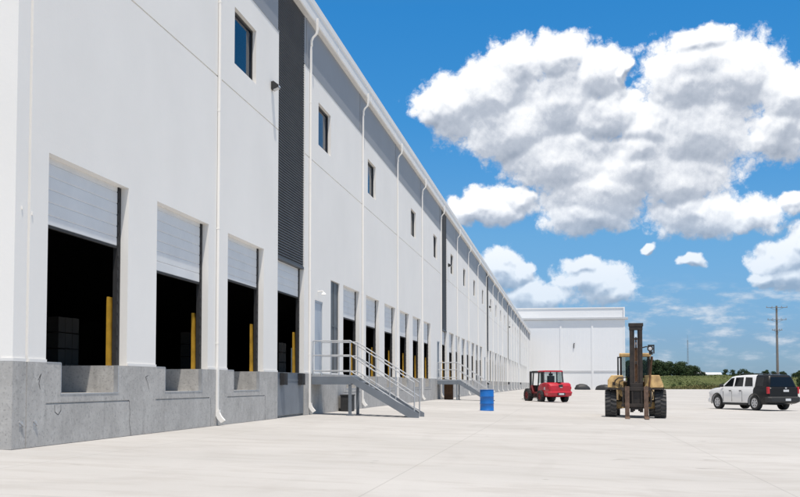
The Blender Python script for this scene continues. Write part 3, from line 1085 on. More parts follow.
# cladding with fine vertical ribs as real profile
def rib_wall(mb, x0, x1, y, z0, z1, pitch=0.9, d=0.05):
    x = x0
    while x < x1 - 1e-6:
        xe = min(x1, x + pitch)
        mb.quad((x, y, z0), (xe - 0.12, y, z0), (xe - 0.12, y, z1), (x, y, z1))
        mb.quad((xe - 0.12, y, z0), (xe - 0.06, y - d, z0), (xe - 0.06, y - d, z1), (xe - 0.12, y, z1))
        mb.quad((xe - 0.06, y - d, z0), (xe, y, z0), (xe, y, z1), (xe - 0.06, y - d, z1))
        x = xe


rib_wall(m, bx0, bx1, 0.0, 0.0, 4.35, d=0.012)
rib_wall(m, bx0, bx1, 0.0, 4.35, 16.6, d=0.012)
rib_wall(m, bx0, bx1, 0.25, 16.6, ztop, pitch=1.2, d=0.01)
m.quad((bx1, 0, 0), (bx1, 40, 0), (bx1, 40, ztop), (bx1, 0.0, ztop))
m.quad((bx0, 0.25, ztop), (bx1, 0.25, ztop), (bx1, 40, ztop), (bx0, 40, ztop))
m.build('wall', M['metal_panel'], cb, fix=False)
m = MB()
m.prism([(-0.06, 16.55), (-0.55, 16.75), (-0.55, 17.15), (-0.02, 17.2), (0.3, 17.2), (0.3, 16.55)], bx0, bx1 + 0.75, 'x')
m.build('gutter', M['seam'], cb)
m = MB()
m.box(bx0, -1.3, -0.10, -0.002, 4.25, 4.62)
m.box(-0.6, 6.1, -0.10, -0.002, 4.25, 4.62)
m.box(6.7, bx1, -0.10, -0.002, 4.25, 4.62)
m.build('belt_trim', M['seam'], cb)
for x in (-0.95, 6.4):
    m = MB()
    m.box(x - 0.22, x + 0.22, -0.12, -0.002, 0.0, 16.5)
    m.build('panel_joint', M['metal_panel'], cb)
m = MB()
m.box(bx1 - 0.3, bx1 + 0.06, -0.06, 0.3, 0, ztop + 0.02)
m.box(bx0, bx1 + 0.06, 0.1, 0.3, ztop - 0.1, ztop + 0.12)
m.build('corner_trim', M['metal_panel'], cb)
m = MB()
m.box(2.0, 2.16, -0.25, -0.08, 9.9, 10.9)
m.box(2.05, 2.3, -0.4, -0.08, 10.9, 11.1)
m.build('wall_lamp', M['lamp_black'], cb)


def tarp_pile(x, y, w, h, label, seed):
    r = random.Random(seed)
    m = MB()
    rings = []
    for k in range(7):
        t = k / 6
        rr = cos(t * pi / 2) ** 0.75
        ring = []
        for i in range(18):
            a = 2 * pi * i / 18
            q = 1 + 0.13 * sin(3 * a + seed) + 0.07 * r.uniform(-1, 1)
            ring.append((cos(a) * w / 2 * max(rr, 0.06) * q, sin(a) * w * 0.38 * max(rr, 0.06) * q, h * sin(t * pi / 2) + 0.04 * r.uniform(-1, 1) * (k > 0)))
        rings.append(ring)
    m.loft(rings)
    o = m.build('covered_pile', M['tarp'], smooth=True, angle=70)
    o.location = (x, y, gz(x))
    tag(o, label, 'covered pile')
    return o


tarp_pile(3.75, 236.5, 3.5, 1.35, 'black covered heap at the white end wall beside the red forklift', 2)
tarp_pile(9.0, 236.3, 3.9, 1.25, 'black covered heap at the white end wall beside the yellow forklift', 5)

# ------------------------------------------------------------------ dock stairs (platform, legs, stair, railings)
def make_stairs():
    """local: x out from wall, y along wall, z from ground at the wall"""
    root = empty('dock_stair', (0, 0, 0))
    PW, SW, RUN = 1.30, 1.15, 2.05     # platform reach, width, stair run
    DH = 1.25
    zb = -0.10
    m = MB()
    m.box(0.03, PW, -0.05, SW + 0.05, DH - 0.045, DH)
    m.build('platform_deck', M['galv'], root)
    m = MB()
    for y in (-0.06, SW + 0.01):
        m.box(0.03, PW + 0.02, y, y + 0.05, DH - 0.27, DH - 0.048)
        m.box(0.03, PW + 0.02, y - 0.03, y + 0.08, DH - 0.30, DH - 0.272)
    m.box(PW + 0.021, PW + 0.07, -0.06, SW + 0.06, DH - 0.27, DH - 0.048)
    m.build('platform_frame', M['grey_steel'], root)
    for y in (-0.03, SW + 0.03):
        m = MB()
        m.box(PW - 0.06, PW + 0.03, y - 0.045, y + 0.045, -0.02, DH - 0.302)
        m.box(PW - 0.12, PW + 0.09, y - 0.10, y + 0.10, -0.055, -0.018)
        m.build('leg', M['grey_steel'], root)
    for y in (-0.03, SW + 0.03):
        m = MB()
        z1, z0 = DH - 0.05, zb + 0.03
        x1, x0 = PW + 0.072, PW + RUN
        m.prism([(x1, z1), (x1, z1 - 0.23), (x0 - 0.04, z0 - 0.10), (x0 + 0.15, z0 - 0.10), (x0 + 0.15, z0 + 0.10)], y - 0.03, y + 0.03, 'y')
        m.build('stringer', M['grey_steel'], root)
    nst = 6
    for k in range(nst):
        t = (k + 1) / (nst + 1)
        x = PW + 0.07 + t * (RUN - 0.02) - 0.10
        z = DH - t * (DH - zb)
        m = MB()
        m.box(x - 0.13, x + 0.15, 0.005, SW - 0.005, z - 0.04, z)
        m.build('tread', M['galv'], root)
    # railings
    for y in (0.0, SW):
        m = MB()
        r = 0.021
        RH = 1.10
        zs = (RH, RH * 0.58, 0.14)
        for h in zs:
            m.tube([(0.06, y, DH + h), (PW - 0.02, y, DH + h), (PW + RUN, y, zb + h + 0.02)], r, 8)
        m.build('railing', M['galv'], root, smooth=True)
        for i, x in enumerate((0.06, PW * 0.5, PW - 0.02)):
            p = MB()
            p.tube([(x, y, DH - 0.03), (x, y, DH + RH)], r, 8)
            p.build('railing_post', M['galv'], root, smooth=True)
        for t in (0.30, 0.62, 1.0):
            x = PW - 0.02 + t * (RUN + 0.02)
            z = DH + t * (zb - DH)
            p = MB()
            p.tube([(x, y, z - 0.02), (x, y, z + RH + (0.0 if t < 1 else 0.02))], r, 8)
            p.build('railing_post', M['galv'], root, smooth=True)
    # wall side gate bar
    m = MB()
    m.tube([(PW - 0.02, SW, DH + 0.62), (PW + 0.45, SW, DH + 0.22)], 0.018, 8)
    m.build('brace', M['galv'], root, smooth=True)
    return root


st = make_stairs()
st.location = (-L, 31.25, 0)
tag(st, 'grey steel dock stair with railings nearest the camera below the grey entrance door', 'dock stair', 'steel stairs up to the dock doors')
for y, lb in ((63.2, 'farther grey steel dock stair, partly behind the blue drum'), (101.2, 'farthest grey steel dock stair, small and deep down the wall')):
    if y > 90:
        continue
    s2 = copy_tree(st)
    s2.location = (-L, y, 0)
    tag(s2, lb, 'dock stair', 'steel stairs up to the dock doors')

# dark boxes below the platforms; the near one stands in for the wall's shade
m = MB()
m.box(0, 0.35, 0, 0.75, 0.0, 0.55)
m.box(-0.02, 0.37, -0.02, 0.77, 0.552, 0.60)
m.box(0.352, 0.37, 0.30, 0.45, 0.38, 0.43)
o = m.build('bin', M['black'], bevel=0.015)
o.location = (-L + 0.12, 35.0, gz(-L + 0.3) + 0.0)
tag(o, 'low black box added for the dark shade below the near dock stair', 'box')


m = MB()
m.box(0, 0.55, 0, 0.5, 0.0, 0.95)
m.box(-0.02, 0.57, -0.02, 0.52, 0.952, 1.0)
o = m.build('bin', M['rust'], bevel=0.015)
o.location = (-L + 0.35, 64.1, gz(-L + 0.6))
tag(o, 'dark brown box in the shade below the farther dock stair', 'box')

# ------------------------------------------------------------------ blue drum
def make_drum():
    root = empty('oil_drum', (-3.21, 41.6, gz(-3.21)))
    tag(root, 'bright blue steel drum standing alone on the pale paving near the stairs', 'drum')
    R_, H_ = 0.285, 0.875
    prof = [(R_ - 0.012, 0.0), (R_ + 0.008, 0.004), (R_ + 0.008, 0.022), (R_, 0.03)]
    for zc in (0.30, 0.59):
        prof += [(R_, zc - 0.028), (R_ + 0.011, zc - 0.009), (R_ + 0.011, zc + 0.009), (R_, zc + 0.028)]
    prof += [(R_, H_ - 0.035), (R_ - 0.004, H_ - 0.02)]
    m = MB()
    m.lathe(prof, 36)
    m.build('body', M['blue'], root, smooth=True, angle=50)
    m = MB()
    m.lathe([(R_ - 0.004, H_ - 0.019), (R_ + 0.009, H_ - 0.018), (R_ + 0.009, H_), (R_ - 0.012, H_), (R_ - 0.018, H_ - 0.016), (0.002, H_ - 0.012)], 36)
    m.build('lid', M['blue_lid'], root, smooth=True)
    m = MB()
    m.lathe([(0.03, 0), (0.03, 0.018), (0.012, 0.02)], 12, 'z', (0.17, -0.06, H_ - 0.012))
    m.build('bung', M['galv'], root)
    m = MB()
    m.box(R_ + 0.008, R_ + 0.035, -0.05, 0.05, 0.40, 0.44)
    m.build('latch', M['fk_dark'], root)


make_drum()


# ------------------------------------------------------------------ wheels
def wheel(parent, name, c, r, w, tyre, rimmat, lugs=0, rim=0.55, spokes=0, side=1):
    """tyre (with tread lugs) + rim, axle along local x at c; side = outward x direction"""
    m = MB()
    prof = [(r * rim, -w * 0.42), (r * 0.86, -w * 0.5), (r * (0.95 if not lugs else 0.93), -w * 0.46), (r * (0.985 if not lugs else 0.95), -w * 0.34), (r * (0.985 if not lugs else 0.95), w * 0.34), (r * (0.95 if not lugs else 0.93), w * 0.46), (r * 0.86, w * 0.5), (r * rim, w * 0.42)]
    m.lathe(prof, 32, 'x', (0, 0, 0), cap=False)
    for k in range(lugs):
        a = 2 * pi * k / lugs
        for s in (-1, 1):
            aa = a + (pi / lugs if s > 0 else 0)
            u0, u1 = aa - 0.30 * 2 * pi / lugs, aa + 0.10 * 2 * pi / lugs
            off = 0.30 * 2 * pi / lugs
            ri, ro = r * 0.93, r * 1.015
            vs = []
            for (rr) in (ri, ro):
                for (x, ua, ub) in ((0.01 * s, u0 + off, u1 + off), (0.49 * s, u0, u1)):
                    for u in (ua, ub):
                        vs.append((x * w, rr * cos(u), rr * sin(u)))
            m.add(vs, [(0, 1, 3, 2), (4, 6, 7, 5), (0, 4, 5, 1), (2, 3, 7, 6), (0, 2, 6, 4), (1, 5, 7, 3)])
    wh_ = m.build(name, tyre, parent, smooth=True, angle=30)
    wh_.location = c
    q = MB()
    s = side
    rr = r * rim
    q.lathe([(rr * 1.02, s * w * 0.30), (rr * 1.02, s * w * 0.43), (rr * 0.88, s * w * 0.43), (rr * 0.82, s * w * 0.30)], 28, 'x', cap=False)
    q.lathe([(rr * 0.82, s * w * 0.299), (rr * 0.35, s * w * 0.24), (rr * 0.34, s * w * 0.24)], 28, 'x', mi=1)
    q.lathe([(rr * 0.34, s * w * 0.24), (rr * 0.30, s * w * 0.38), (0.01, s * w * 0.39)], 20, 'x', cap=False)
    if spokes:
        for k in range(spokes):
            a = 2 * pi * k / spokes
            mt = Matrix.Rotation(a, 4, 'X')
            q.box(min(s * w * 0.27, s * w * 0.41), max(s * w * 0.27, s * w * 0.41), -rr * 0.13, rr * 0.13, rr * 0.22, rr * 0.92, mat=mt)
    q.build('rim', [rimmat, M['dark_rim'] if spokes else rimmat], wh_, smooth=True)
    return wh_


# ------------------------------------------------------------------ big yellow forklift, seen from the front (forward = +y local)
def make_yellow():
    x, y = 2.62, 38.9
    root = empty('rough_terrain_forklift', (x, y, gz(x)), radians(177.2))
    tag(root, 'worn yellow rough terrain forklift facing the camera with tall dark mast', 'forklift')
    fy, dk = M['fk_yellow'], M['fk_dark']
    # chassis
    m = MB()
    m.box(-0.52, 0.52, -2.3, 0.15, 0.42, 0.85)
    m.box(-0.40, 0.40, 0.15, 0.42, 0.35, 0.75)
    m.build('chassis', dk, root, bevel=0.03)
    m = MB()
    m.box(-0.80, 0.80, -0.14, 0.14, 0.40, 0.66)
    m.build('axle', dk, root, bevel=0.04)
    # front fender boxes, sloping inwards at the side
    for s in (-1, 1):
        m = MB()
        a, b = (0.44, 1.02) if s > 0 else (0.34, 1.02)
        rings = []
        for (xx, y0, y1, zl, zh) in ((a, -0.62, 0.46, 0.62 if s < 0 else 0.74, 1.60), (a + 0.14, -0.62, 0.50, 0.86, 1.60), (a + 0.26, -0.62, 0.52, 1.12, 1.60), (b - 0.14, -0.62, 0.52, 1.12, 1.60), (b, -0.62, 0.50, 1.14, 1.24 if s < 0 else 1.42)):
            rings.append([(s * xx, y0, zl), (s * xx, y1, zl), (s * xx, y1 - 0.07, zh), (s * xx, y0, zh)])
        m.loft(rings)
        f = m.build('fender', fy, root, bevel=0.025)
        q = MB()
        q.box(min(s * (a + 0.02), s * (b + 0.02)), max(s * (a + 0.02), s * (b + 0.02)), -0.60, 0.56, 1.06, 1.115)
        q.build('fender_lip', dk, f)
    # hoses and a bracket lying over the fender beside the mast, orange axle ends
    q = MB()
    q.tube([(0.42, 0.53, 1.50), (0.62, 0.56, 1.50), (0.74, 0.56, 1.40), (0.78, 0.55, 1.22)], 0.028, 6)
    q.tube([(0.44, 0.53, 1.42), (0.58, 0.56, 1.36), (0.60, 0.55, 1.15)], 0.024, 6)
    q.box(0.74, 0.84, 0.505, 0.55, 1.22, 1.34)
    q.build('hose', dk, root, smooth=True)
    for s in (-1, 1):
        q = MB()
        q.lathe([(0.15, -0.16), (0.17, -0.05), (0.17, 0.10), (0.10, 0.16)], 14, 'x', (s * 0.60, 0.02, 0.50))
        q.box(s * 0.40 - 0.10, s * 0.40 + 0.10, 0.10, 0.36, 0.36, 0.56)
        q.build('axle_hub', fy, root, smooth=True)
    # rear body and counterweight
    m = MB()
    rings = []
    for (yy, hw, z0, z1) in ((-0.65, 0.62, 0.6, 1.35), (-1.6, 0.72, 0.55, 1.40), (-2.35, 0.80, 0.50, 1.32), (-2.75, 0.70, 0.55, 1.15)):
        rings.append([(-hw, yy, z0), (hw, yy, z0), (hw, yy, z1 - 0.1), (hw * 0.85, yy, z1), (-hw * 0.85, yy, z1), (-hw, yy, z1 - 0.1)])
    m.loft(rings)
    m.build('counterweight', fy, root, bevel=0.03)
    # cab frame and roof
    m = MB()
    for (xx, y0, y1) in ((-0.52, -0.1, -0.1), (0.52, -0.1, -0.1), (-0.52, -1.35, -1.35), (0.52, -1.35, -1.35)):
        m = MB()
        m.box(xx - 0.035, xx + 0.035, y0 - 0.04, y0 + 0.04, 1.15, 2.33)
        m.build('cab_post', dk, root, bevel=0.008)
    m = MB()
    m.box(-0.50, 0.50, -0.13, -0.07, 1.50, 1.54)
    m.build('cab_bar', dk, root, bevel=0.008)
    m = MB()
    m.box(-0.60, 0.58, -1.45, 0.10, 2.33, 2.44)
    m.box(-0.56, 0.54, 0.10, 0.14, 2.30, 2.42)
    m.build('cab_roof', M['fk_yellow'], root, bevel=0.02)
    m = MB()
    m.box(-0.484, 0.484, -0.115, -0.105, 1.56, 2.325)
    m.build('windscreen', M['cab_glass'], root)
    m = MB()
    m.box(-0.27, 0.27, -1.15, -0.65, 1.36, 1.48)
    m.box(-0.26, 0.26, -1.22, -1.08, 1.48, 2.0)
    m.build('seat', M['seat'], root, bevel=0.04)
    m = MB()
    m.box(-0.30, 0.30, -0.42, -0.16, 1.2, 1.62)
    m.tube([(0.14, -0.40, 1.60), (0.14, -0.52, 1.72)], 0.02, 8)
    pts = [(0.14 + 0.17 * cos(k * pi / 8), -0.53 + 0.05 * sin(k * pi / 8), 1.74 + 0.13 * sin(k * pi / 8)) for k in range(17)]
    m.tube(pts, 0.014, 6, cap=False)
    m.build('dashboard', dk, root)
    # big lateral dark mudguard/door bar on the machine's right (picture left)
    m = MB()
    m.box(0.60, 0.66, -0.22, -0.16, 1.35, 2.26)
    m.box(0.54, 0.66, -0.22, -0.16, 2.26, 2.31)
    m.build('grab_bar', M['lamp_black'], root)
    # mast: outer and inner rails, cross heads, cylinder and chains
    my = 0.62
    for s in (-1, 1):
        xx = s * 0.172 - 0.03
        m = MB()
        m.box(xx - 0.05, xx + 0.05, my - 0.10, my + 0.10, 0.22, 3.45)
        m.box(xx - 0.05 - 0.012, xx + 0.05 + 0.012, my + 0.10, my + 0.12, 0.22, 3.45)
        m.box(xx - s * 0.085 - 0.03, xx - s * 0.085 + 0.03, my - 0.02, my + 0.07, 0.26, 3.40)
        m.build('mast_rail', dk, root)
    m = MB()
    m.box(-0.275, 0.215, my - 0.12, my + 0.13, 3.28, 3.53)
    m.box(-0.30, 0.24, my - 0.14, my + 0.15, 3.42, 3.54)
    m.build('mast_crosshead', dk, root, bevel=0.01)
    for z0, z1 in ((2.92, 2.99), (2.00, 2.12), (1.20, 1.36)):
        m = MB()
        m.box(-0.20, 0.14, my - 0.08, my + 0.06, z0, z1)
        m.build('mast_crossbar', dk, root, bevel=0.01)
    m = MB()
    m.tube([(-0.03, my - 0.02, 0.4), (-0.03, my - 0.02, 2.62)], 0.05, 12)
    m.tube([(-0.03, my - 0.02, 2.6), (-0.03, my - 0.02, 3.02)], 0.028, 10)
    m.lathe([(0.08, -0.025), (0.085, 0), (0.08, 0.025)], 16, 'x', (-0.03, my + 0.0, 2.74))
    m.build('lift_cylinder', M['rust'], root, smooth=True)
    m = MB()
    for xx in (-0.085, 0.025):
        m.box(xx - 0.012, xx + 0.012, my + 0.06, my + 0.075, 0.9, 2.95)
    m.build('lift_chain', M['fork'], root)
    # carriage
    cy = my + 0.20
    m = MB()
    m.box(-0.56, 0.52, cy - 0.05, cy + 0.03, 1.02, 1.15)
    m.box(-0.56, 0.52, cy - 0.05, cy + 0.03, 0.42, 0.54)
    for xx in (-0.55, -0.22, 0.12, 0.46):
        m.box(xx - 0.03, xx + 0.03, cy - 0.05, cy + 0.02, 0.54, 1.02)
    m.box(-0.26, 0.20, cy - 0.12, cy - 0.055, 0.32, 1.30)
    m.box(-0.42, -0.26, cy - 0.10, cy - 0.055, 0.60, 0.98)
    m.build('carriage', dk, root, bevel=0.008)
    m = MB()
    for k in range(5):
        xx = -0.40 + k * 0.19
        m.tube([(xx, cy - 0.13, 1.20), (xx + 0.06, cy - 0.20, 0.85), (xx - 0.03, cy - 0.16, 0.45)], 0.018, 6)
    m.tube([(-0.62, 0.3, 0.7), (-0.66, 0.34, 0.95), (-0.50, 0.2, 1.2)], 0.02, 6)
    m.tube([(0.62, 0.3, 0.7), (0.60, 0.34, 0.95), (0.45, 0.2, 1.2)], 0.02, 6)
    m.build('hydraulic_hose', M['black'], root, smooth=True)
    for xx in (-0.375, 0.31):
        m = MB()
        m.box(xx - 0.082, xx + 0.082, cy + 0.035, cy + 0.10, 0.075, 1.18)
        m.prism([(cy + 0.035, 0.012), (cy + 0.035, 0.074), (cy + 0.10, 0.074), (cy + 1.28, 0.045), (cy + 1.33, 0.015)], xx - 0.082, xx + 0.082, 'x')
        m.build('fork', M['fork'], root, bevel=0.006)
    # work lamp on an arm, and upright hose pole on the machine's left (picture right)
    m = MB()
    m.tube([(-0.24, my, 2.62), (-0.40, my + 0.02, 2.66), (-0.56, my + 0.03, 2.64)], 0.022, 8)
    lm = m.build('work_lamp', dk, root)
    m = MB()
    m.lathe([(0.06, -0.10), (0.09, -0.06), (0.11, 0.04), (0.11, 0.07), (0.08, 0.065), (0.02, 0.03)], 18, 'y', (-0.54, my + 0.06, 2.58))
    m.box(-0.68, -0.46, my - 0.08, my + 0.05, 2.67, 2.73)
    m.box(-0.70, -0.655, my - 0.08, my + 0.05, 2.40, 2.73)
    m.box(-0.64, -0.50, my - 0.06, my + 0.04, 2.36, 2.48)
    m.build('lamp_shell', M['lamp_black'], lm, smooth=True)
    m = MB()
    m.lathe([(0.065, 0.0), (0.065, 0.012), (0.01, 0.02)], 18, 'y', (-0.54, my + 0.128, 2.58))
    m.build('lamp_lens', M['lens'], lm)
    m = MB()
    m.tube([(-0.47, 0.50, 0.80), (-0.52, 0.46, 1.35), (-0.60, 0.40, 2.18)], 0.036, 8)
    m.tube([(-0.60, 0.40, 2.18), (-0.605, 0.40, 2.30)], 0.05, 8)
    m.build('tilt_pole', M['rust'], root, smooth=True)
    for s in (-1, 1):
        wheel(root, 'wheel', (s * 0.91, 0.0, 0.525), 0.525, 0.43, M['tyre_dusty'], M['dark_rim'], lugs=22, rim=0.5, side=s)
        wheel(root, 'wheel', (s * 0.72, -2.0, 0.40), 0.40, 0.32, M['tyre_dusty'], M['dark_rim'], lugs=18, rim=0.5, side=s)
    return root


make_yellow()


# ------------------------------------------------------------------ compact red forklift, seen from behind on its left side
def make_red():
    x, y = -0.80, 66.4
    root = empty('compact_forklift', (x, y, gz(x)), radians(27))      # origin: middle of the rear axle, forward = +y
    tag(root, 'small glossy red forklift with black framed cab, seen from behind', 'forklift')
    rd, bk = M['red'], M['lamp_black']
    m = MB()
    m.box(-0.42, 0.42, -0.5, 2.3, 0.32, 0.62)
    m.build('chassis', M['dark_red'], root, bevel=0.03)
    # rounded rear engine cover
    m = MB()
    rings = []
    for (yy, hw, z0, z1) in ((0.70, 0.74, 0.60, 1.02), (0.30, 0.80, 0.58, 1.22), (-0.30, 0.82, 0.56, 1.28), (-0.80, 0.83, 0.56, 1.27), (-1.02, 0.80, 0.58, 1.20), (-1.12, 0.70, 0.64, 1.06)):
        rings.append([(-hw * 0.95, yy, z0), (hw * 0.95, yy, z0), (hw, yy, z0 + 0.12), (hw, yy, z1 - 0.18), (hw * 0.97, yy, z1 - 0.04), (hw * 0.89, yy, z1), (-hw * 0.89, yy, z1), (-hw * 0.97, yy, z1 - 0.04), (-hw, yy, z1 - 0.18), (-hw, yy, z0 + 0.12)])
    m.loft(rings)
    eng = m.build('engine_cover', rd, root, smooth=True, angle=28, bevel=0.01)
    m = MB()
    m.box(-0.13, 0.16, -1.135, -1.03, 0.98, 1.14)
    m.box(-0.10, 0.13, -1.04, -0.60, 1.27, 1.30)
    m.build('grille', bk, eng)
    # counterweight / bumper
    m = MB()
    rings = []
    for (z, hw, y0, y1) in ((0.36, 0.74, -1.02, -0.45), (0.42, 0.84, -1.16, -0.45), (0.62, 0.88, -1.22, -0.45), (0.70, 0.86, -1.18, -0.45)):
        rings.append([(-hw, y1, z), (hw, y1, z), (hw, y0 + 0.16, z), (hw * 0.86, y0, z), (-hw * 0.86, y0, z), (-hw, y0 + 0.16, z)])
    m.loft(rings)
    m.build('counterweight', rd, root, bevel=0.02)
    m = MB()
    m.box(-0.26, 0.28, -1.232, -1.215, 0.44, 0.62)
    m.build('plate_recess', bk, root)
    m = MB()
    m.box(-0.17, 0.19, -1.240, -1.2335, 0.48, 0.58)
    m.build('number_plate', M['plate'], root)
    m = MB()
    m.box(-0.05, 0.12, -1.143, -1.1355, 0.94, 0.975)
    m.build('badge', M['plate'], root)
    for s in (-1, 1):
        m = MB()
        m.box(min(s * 0.66, s * 0.79), max(s * 0.66, s * 0.79), -1.10, -1.03, 0.84, 1.0)
        q = m.build('tail_lamp', M['tail'], root, bevel=0.01)
    m = MB()
    m.box(-0.84, -0.825, -0.55, -0.40, 0.80, 0.98)
    m.build('side_marker', M['clear'], root)
    # cab
    m = MB()
    posts = {'rl': (-0.70, -0.10, -0.66, -0.02), 'rr': (0.70, -0.10, 0.66, -0.02), 'fl': (-0.66, 1.75, -0.62, 1.60), 'fr': (0.66, 1.75, 0.62, 1.60), 'ml': (-0.70, 0.80, -0.65, 0.72), 'mr': (0.70, 0.80, 0.65, 0.72)}
    for k, (xa, ya, xb, yb) in posts.items():
        z0 = 1.2 if k[0] == 'r' else 0.62
        m = MB()
        m.tube([(xa, ya, z0), (xb, yb, 2.0)], 0.045, 6)
        m.build('cab_post', bk, root)
    m = MB()
    rings = []
    for (yy, hw) in ((-0.12, 0.66), (-0.05, 0.72), (0.75, 0.72)):
        rings.append([(-hw, yy, 1.97), (hw, yy, 1.97), (hw, yy, 2.03), (hw * 0.9, yy, 2.07), (-hw * 0.9, yy, 2.07), (-hw, yy, 2.03)])
    m.loft(rings)
    m.build('cab_roof', rd, root, bevel=0.01)
    m = MB()
    m.box(-0.70, 0.70, 0.76, 1.70, 1.98, 2.05)
    m.build('roof_guard', bk, root, bevel=0.01)
    m = MB()
    m.quad((-0.64, -0.09, 1.26), (0.64, -0.09, 1.26), (0.60, -0.03, 1.96), (-0.60, -0.03, 1.96))
    m.build('rear_window', M['cab_glass'], root, fix=False)
    m = MB()
    m.quad((-0.705, 0.0, 1.26), (-0.705, 0.76, 1.26), (-0.655, 0.70, 1.96), (-0.655, 0.04, 1.96))
    m.quad((0.705, 0.0, 1.26), (0.705, 0.76, 1.26), (0.655, 0.70, 1.96), (0.655, 0.04, 1.96))
    m.build('side_window', M['cab_glass'], root, fix=False)
    m = MB()
    m.box(-0.26, 0.26, 0.30, 0.80, 0.95, 1.12)
    m.box(-0.25, 0.25, 0.22, 0.36, 1.12, 1.72)
    m.box(-0.14, 0.14, 0.24, 0.34, 1.73, 1.88)
    m.build('seat', M['seat'], root, bevel=0.03)
    m = MB()
    m.box(-0.60, 0.60, 1.30, 1.72, 0.62, 1.10)
    m.tube([(0.0, 1.35, 1.08), (0.0, 1.18, 1.26)], 0.02, 6)
    m.tube([(0.18 * cos(k * pi / 8), 1.17 + 0.05 * sin(k * pi / 8), 1.28 + 0.14 * sin(k * pi / 8)) for k in range(17)], 0.014, 6, cap=False)
    m.build('dashboard', bk, root)
    m = MB()
    for s in (-1, 1):
        m.box(min(s * 0.46, s * 0.80), max(s * 0.46, s * 0.80), 0.72, 1.70, 0.56, 0.66)
        m.prism([(1.35, 0.66), (1.72, 0.66), (1.86, 1.02), (1.60, 1.12)], min(s * 0.60, s * 0.80), max(s * 0.60, s * 0.80), 'x')
    m.build('step_fender', M['dark_red'], root, bevel=0.02)
    # mast, low and black
    for s in (-1, 1):
        m = MB()
        m.box(s * 0.42 - 0.05, s * 0.42 + 0.05, 2.42, 2.58, 0.15, 2.03)
        m.build('mast_rail', bk, root)
    m = MB()
    m.box(-0.46, 0.46, 2.44, 2.56, 1.93, 2.03)
    m.box(-0.46, 0.46, 2.44, 2.52, 1.0, 1.08)
    m.build('mast_crosshead', bk, root)
    m = MB()
    m.box(-0.62, 0.62, 2.60, 2.67, 0.24, 0.34)
    m.box(-0.62, 0.62, 2.60, 2.67, 0.62, 0.72)
    m.build('carriage', M['fk_dark'], root)
    for xx in (-0.42, 0.42):
        m = MB()
        m.box(xx - 0.06, xx + 0.06, 2.675, 2.73, 0.20, 0.76)
        m.prism([(2.675, 0.14), (2.675, 0.20), (2.73, 0.20), (3.85, 0.17), (3.88, 0.15)], xx - 0.06, xx + 0.06, 'x')
        m.build('fork', M['fk_dark'], root)
    for s in (-1, 1):
        wheel(root, 'wheel', (s * 0.84, 0.0, 0.38), 0.38, 0.30, M['tyre'], M['dark_red'], lugs=16, rim=0.55, side=s)
        wheel(root, 'wheel', (s * 0.84, 1.95, 0.44), 0.44, 0.34, M['tyre'], M['dark_red'], lugs=18, rim=0.55, side=s)
    return root


make_red()


